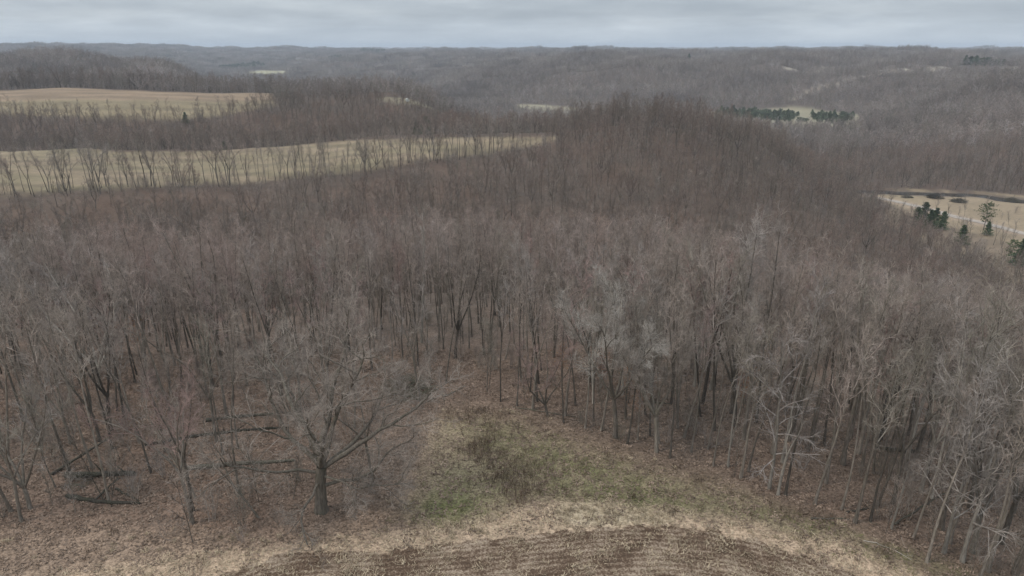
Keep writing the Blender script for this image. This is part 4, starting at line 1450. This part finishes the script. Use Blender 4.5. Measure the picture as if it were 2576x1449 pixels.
fallen(165, 1200, 340, 1194, .30, .22, 'thick mossy fallen log lying level at the left of the wood', 1)
fallen(520, 1060, 730, 1040, .24, .14, 'upper fallen log behind the leaning bare tree', 2)
fallen(365, 1122, 720, 1077, .22, .12, 'long thin fallen log below the upper one', 3, mid=.4)
fallen(460, 1184, 740, 1160, .27, .16, 'dark fallen log just behind the crooked leaning tree', 4)
fallen(130, 1196, 285, 1122, .16, .10, 'thin pole slanting up across the mossy log', 5, (0, 1.0))
fallen(170, 1250, 352, 1268, .22, .12, 'bent mossy log nearest the open ground at left', 6, mid=-.35)
fallen(240, 1262, 300, 1215, .10, .06, 'thin dead branch propped on the bent mossy log', 7, (.1, .5))
fallen(290, 1232, 350, 1262, .11, .05, 'dark broken limb lying right of the bent mossy log', 8)
fallen(1115, 1000, 1170, 972, .09, .05, 'thin pole lying at the tip of the clearing', 9)
fallen(1605, 1010, 1690, 1018, .12, .08, 'slim fallen trunk under the trees right of the domed crown', 10)
fallen(2230, 1135, 2300, 1140, .30, .26, 'dark log lying against the thick trunk in the right wood', 11)
fallen(2130, 1290, 2185, 1280, .11, .06, 'short dead limb at the foot of the slim right trees', 12)
fallen(2040, 1306, 2160, 1308, .10, .05, 'long low dead limb along the right margin', 13)
fallen(2250, 1322, 2370, 1275, .12, .07, 'slanting dead pole left of the weeping white-branched tree', 14, (.1, 1.6))
fallen(2172, 1361, 2292, 1407, .05, .025, 'pale curved branch lying on the grass of the right margin', 15, mid=.5, mat='bark_pale', name='fallen_branch', stubs=5)
fallen(1290, 1025, 1450, 1050, .07, .04, 'dark stick lying along the right clearing edge', 16, name='fallen_branch')


def stick_pile(name, n, R, H, rad, seed, mat):
    rng = random.Random(seed)
    lst = []
    for k in range(n):
        a = rng.random() * 6.28
        q = R * math.sqrt(rng.random()) * .8
        z = H * (1 - (q / R) ** 1.5) * rng.random()
        d = norm3((rng.gauss(0, 1), rng.gauss(0, 1), rng.gauss(0, .3)))
        L = R * rng.uniform(.4, 1.1)
        c = (q * math.cos(a), q * math.sin(a), z + .05)
        pts = [tuple(c[i] + d[i] * L * f + rng.gauss(0, .06) * R * .3 for i in range(3)) for f in (-.5, 0, .5)]
        rr = rad * rng.uniform(.4, 1.4)
        lst.append((pts, [rr, rr * .8, rr * .3], 4))
    V, F = tubes(lst)
    V[:, 2] = np.maximum(V[:, 2], -.15)
    return mesh_np(name, V, F, mat)


for px, py, n, R, H, rad, lab in ((1025, 985, 230, 3.8, 1.8, .035, 'dark heap of dead branches at the upper left edge of the clearing'),
                                  (2281, 497, 60, 4.5, 1.6, .18, 'small pale log heap at the left of the creekside meadow'),
                                  (2350, 498, 200, 6.0, 3.0, .10, 'grey brush pile in the middle of the creekside meadow'),
                                  (2411, 508, 200, 5.5, 2.6, .10, 'grey brush pile nearest the road in the creekside meadow'),
                                  (2545, 505, 160, 5.5, 2.4, .10, 'dark brush pile beside the creek at the right'),
                                  (200, 1215, 90, 1.5, 1.0, .025, 'dark tangle of roots and twigs at the end of the mossy log')):
    x, y = hit(px, py)
    me = stick_pile('brush_pile', n, R, H, rad, int(px), M['log'])
    tag(link('brush_pile', me, None, (x, y, float(height(x, y)))), lab, 'brush pile')

# the wrapped bale on the hilltop meadow
import bmesh
bm = bmesh.new()
bmesh.ops.create_cone(bm, cap_ends=True, cap_tris=False, segments=28, radius1=1.6, radius2=1.6, depth=2.6)
bmesh.ops.rotate(bm, cent=(0, 0, 0), matrix=Euler((PI / 2, 0, 0.5)).to_matrix(), verts=bm.verts)
bmesh.ops.translate(bm, vec=(0, 0, 1.45), verts=bm.verts)
bmesh.ops.bevel(bm, geom=[e_ for e_ in bm.edges if e_.calc_face_angle(0) > 1], offset=.22, segments=3, affect='EDGES')
me = bpy.data.meshes.new('hay_bale')
bm.to_mesh(me)
bm.free()
me.materials.append(M['bale'])
x, y = hit(1025, 256)
o = tag(link('hay_bale', me, None, (x, y, float(height(x, y)))), 'round white-wrapped bale on the small hilltop meadow', 'bale')

# a shed far off at the left border
def box(w, d, h, z0=0):
    V = [(sx * w / 2, sy * d / 2, z0 + sz * h) for sz in (0, 1) for sy in (-1, 1) for sx in (-1, 1)]
    F = [(0, 2, 3, 1), (4, 5, 7, 6), (0, 1, 5, 4), (2, 6, 7, 3), (0, 4, 6, 2), (1, 3, 7, 5)]
    return np.array(V, float), np.array(F)


x, y = at(4, 163, 1000)
sh = bpy.data.objects.new('farm_shed', None)
sh.location = (x, y, float(height(x, y)) + 6)
COL.objects.link(sh)
tag(sh, 'tiny white farm shed far off at the left border', 'shed')
V, F = box(18, 10, 5 + 6, -6)
link('wall', mesh_np('shed_wall', V, F, M['white_paint'], False), sh)
V = np.array([(-9.6, -5.6, 4.8), (9.6, -5.6, 4.8), (9.6, 0, 7.8), (-9.6, 0, 7.8), (9.6, 5.6, 4.8), (-9.6, 5.6, 4.8), (-9.6, -5.6, 5.05), (9.6, -5.6, 5.05), (9.6, 0, 8.05), (-9.6, 0, 8.05), (9.6, 5.6, 5.05), (-9.6, 5.6, 5.05)])
F = np.array([(6, 7, 8, 9), (9, 8, 10, 11), (1, 0, 3, 2), (2, 3, 5, 4), (0, 1, 7, 6), (5, 11, 10, 4), (0, 6, 9, 3), (3, 9, 11, 5), (1, 2, 8, 7), (2, 4, 10, 8)])
link('roof', mesh_np('shed_roof', V, F, M['roof_metal'], False), sh)
V, F = box(3.5, .2, 3.6)
V[:, 1] -= 5.08
link('door', mesh_np('shed_door', V, F, M['roof_metal'], False), sh)

# saplings that kept their orange leaves
def leaf_cloud(seed, n, H, size):
    rng = random.Random(seed)
    V, F = [], []
    for k in range(n):
        a, q = rng.random() * 6.28, abs(rng.gauss(0, .16)) * H
        c = (q * math.cos(a), q * math.sin(a), H * rng.uniform(.35, .95))
        u, v = norm3((rng.gauss(0, 1), rng.gauss(0, 1), rng.gauss(0, 1))), norm3((rng.gauss(0, 1), rng.gauss(0, 1), rng.gauss(0, .6)))
        i0 = len(V)
        for s1, s2 in ((0, -.2), (.5, -.6), (1, 0), (.5, .6)):
            V.append([c[i] + (u[i] * s1 + v[i] * s2) * size for i in range(3)])
        F.append([i0, i0 + 1, i0 + 2, i0 + 3])
    return mesh_np('dead_leaves', V, F, M['orange'], False)


M['orange'] = simple_mat('orange_leaves', (0.20, 0.095, 0.045), (0.40, 0.22, 0.11), 1.2, rnd=.15)
LC = leaf_cloud(5, 420, 9, .17)
for px, py, H, lab in ((1508, 985, 7, 'sapling with orange dead leaves behind the pale domed crown'), (1580, 1015, 6.5, 'leafy orange sapling right of the dark trunk by the domed crown'), (1600, 1060, 4.5, 'small orange-leaved sapling beside the vine-wrapped tree'), (1415, 960, 6, 'orange-leaved sapling behind the fanning stems'), (352, 900, 7, 'orange-leaved sapling deep in the left wood'), (2085, 900, 9, 'orange-leaved sapling in the wood above the right margin'), (1870, 1030, 6, 'orange-tinged sapling behind the pair of mossy trunks')):
    x, y = hit(px, py)
    o = put_tree('sapling', 2, x, y, H / 9, px * .1, (0, 0), lab, None, 'leafy_sapling', RED)
    link('dead_leaves', LC, o)
print('things', round(time.time() - T0, 1))

# ------------------------------------------------------------------ litter, straw, weeds and grass on the near ground
def blades_mesh(name, seed, n, R, L, W, up, mat, curl=.3, spread=.6):
    rng = random.Random(seed)
    V, F = [], []
    for k in range(n):
        a, q = rng.random() * 6.28, R * math.sqrt(rng.random())
        c = (q * math.cos(a), q * math.sin(a), 0.01)
        d = norm3((rng.gauss(0, spread), rng.gauss(0, spread), up + abs(rng.gauss(0, .25))))
        s_ = norm3((-d[1] + rng.gauss(0, .2), d[0] + rng.gauss(0, .2), rng.gauss(0, .3)))
        l, w_ = L * rng.uniform(.6, 1.4), W * rng.uniform(.7, 1.3)
        i0 = len(V)
        for f, g in ((0, .6), (.5, 1), (1, .15)):
            for sg in (-1, 1):
                V.append([c[i] + d[i] * l * f + s_[i] * w_ * g * sg + (-curl * f * f * l * .5 if i == 2 and up > .3 else 0) for i in range(3)])
        F += [[i0, i0 + 1, i0 + 3, i0 + 2], [i0 + 2, i0 + 3, i0 + 5, i0 + 4]]
    return mesh_np(name, V, F, mat, False)


C_LEAF = hidden_collection('leaflitter', [blades_mesh('leaf_litter', 60 + k, 16, .55, .16, .055, .12, M['leaf']) for k in range(5)])
C_STRAW = hidden_collection('strawbits', [blades_mesh('straw_bits', 70 + k, 16, .5, .30, .018, .12, M['straw']) for k in range(4)])
C_TUFT = hidden_collection('tuft', [blades_mesh('dry_tuft', 80 + k, 34, .25, .62, .014, 1.0, M['straw'], .9, .55) for k in range(3)])
C_GRASS = hidden_collection('grassblades', [blades_mesh('grass_blades', 90 + k, 30, .35, .16, .014, .9, M['grass'], .5, .6) for k in range(3)])
C_WEED = hidden_collection('weedstalk', [tree_meshes('weed_stalk', shrub(95 + k, H=.85, stems=7, q=(3, 2), coarse=.55, spread=.25), M['weed'], M['weed'], True) for k in range(3)])

lx, ly = jitter_grid(-75, 80, 40, 96, .52)
op = inside(P_CLEAR, lx, ly)
so = inside(P_SOIL, lx, ly)
ta = inside(P_TAN, lx, ly) & ~so
fr = np.abs(lx) / ly < .98
n0 = fbm(lx / 3, ly / 3, 101, 3)
k1 = fr & ~so & (NP.random(len(lx)) < np.where(ta, .25, np.where(op, .55, .8)) + .3 * n0) & (ly < 88)


def lay(name, coll, sel, s0, s1, nproto, label, cat, tilt=.12):
    q = np.nonzero(sel)[0]
    rot, scl = rs(len(q), s0, s1, .15, tilt)
    scatter(name, coll, np.column_stack([lx[q], ly[q], height(lx[q], ly[q])]), rot, scl, NP.integers(0, nproto, len(q)), label, cat)


lay('leaf_litter', C_LEAF, k1, .8, 1.3, 5, 'brown fallen leaves covering the wood floor and the clearing', 'leaf litter')
k2 = fr & ((ta & (NP.random(len(lx)) < .75)) | (so & (NP.random(len(lx)) < .42 + .5 * n0)))
lay('straw', C_STRAW, k2, .8, 1.3, 4, 'pale straw strewn over the field edge and the ploughed soil', 'straw')
P_STRAW = poly([(1400, 1285), (1500, 1262), (1640, 1285), (1720, 1310), (1600, 1322), (1420, 1318)])
st = inside(P_STRAW, lx, ly)
k3 = fr & ((st & (NP.random(len(lx)) < .9)) | (op & ~so & (NP.random(len(lx)) < .05 + .10 * n0)))
lay('dry_grass', C_TUFT, k3, .5, 1.0, 3, 'bleached dry grass tufts on the field edge', 'dry grass')
gm = np.zeros(len(lx))
for px, py, sx, sy, a in ((1140, 1275, 3.0, 2.6, 1.0), (1270, 1095, 3.0, 3.0, .45), (1370, 1150, 3.2, 3.6, .6), (1430, 1210, 2.6, 2.6, .6), (1580, 1240, 4.2, 2.2, .95), (1480, 1180, 3.4, 2.4, .6), (1720, 1262, 3.6, 1.4, .6), (2050, 1330, 3.0, 1.4, .5), (2250, 1400, 4.0, 1.4, .5), (2420, 1446, 3.0, 1.2, .5)):
    cx, cy = hit(px, py)
    gm = np.maximum(gm, a * np.exp(-(((lx - cx) / sx) ** 2 + ((ly - cy) / sy) ** 2) * .8))
k4 = fr & op & ~so & (NP.random(len(lx)) < gm * .8)
lay('green_grass', C_GRASS, k4, .8, 1.3, 3, 'patches of short green grass in the clearing', 'grass')
wm = np.zeros(len(lx))
for px, py, sx, sy, a in ((1215, 1125, 1.6, 2.4, 1.0), (1235, 1170, 1.5, 1.6, .7), (1305, 1205, 2.4, 3.2, 1.0), (1340, 1180, 1.8, 2.0, .7), (1280, 1250, 1.8, 1.2, .7), (1170, 1045, 3.5, 1.2, .5), (2000, 1300, 4.0, 1.0, .4), (1760, 1210, 3.0, 1.2, .35)):
    cx, cy = hit(px, py)
    wm = np.maximum(wm, a * np.exp(-(((lx - cx) / sx) ** 2 + ((ly - cy) / sy) ** 2) * .8))
k5 = fr & op & ~so & (NP.random(len(lx)) < wm * .75 + .02)
lay('dry_weeds', C_WEED, k5, .7, 1.3, 3, 'dark brown dead weed stalks in the middle of the clearing', 'weeds', .1)
print('litter', round(time.time() - T0, 1))

# ------------------------------------------------------------------ haze
HZ0, HZ1 = float(GZ.min()) - 1.5, float(max(GZ.max(), 60)) + 45
V, F = box(56000, 56000, HZ1 - HZ0, HZ0)
hm = bpy.data.materials.new('haze_air')
hm.use_nodes = True
hn = hm.node_tree
hn.nodes.clear()
ho = hn.nodes.new('ShaderNodeOutputMaterial')
hv = hn.nodes.new('ShaderNodeVolumePrincipled')
hv.inputs['Color'].default_value = (0.80, 0.88, 0.99, 1)
hv.inputs['Density'].default_value = 1.0e-4
hv.inputs['Anisotropy'].default_value = 0.0
hn.links.new(hv.outputs[0], ho.inputs['Volume'])
hm.cycles.homogeneous_volume = True
tag(link('haze', mesh_np('haze', V, F, hm, False)), 'thin bluish haze between the near wood and the horizon', 'haze', kind='stuff')
print('total', round(time.time() - T0, 1), 'GZ', GZ.min(), GZ.max())
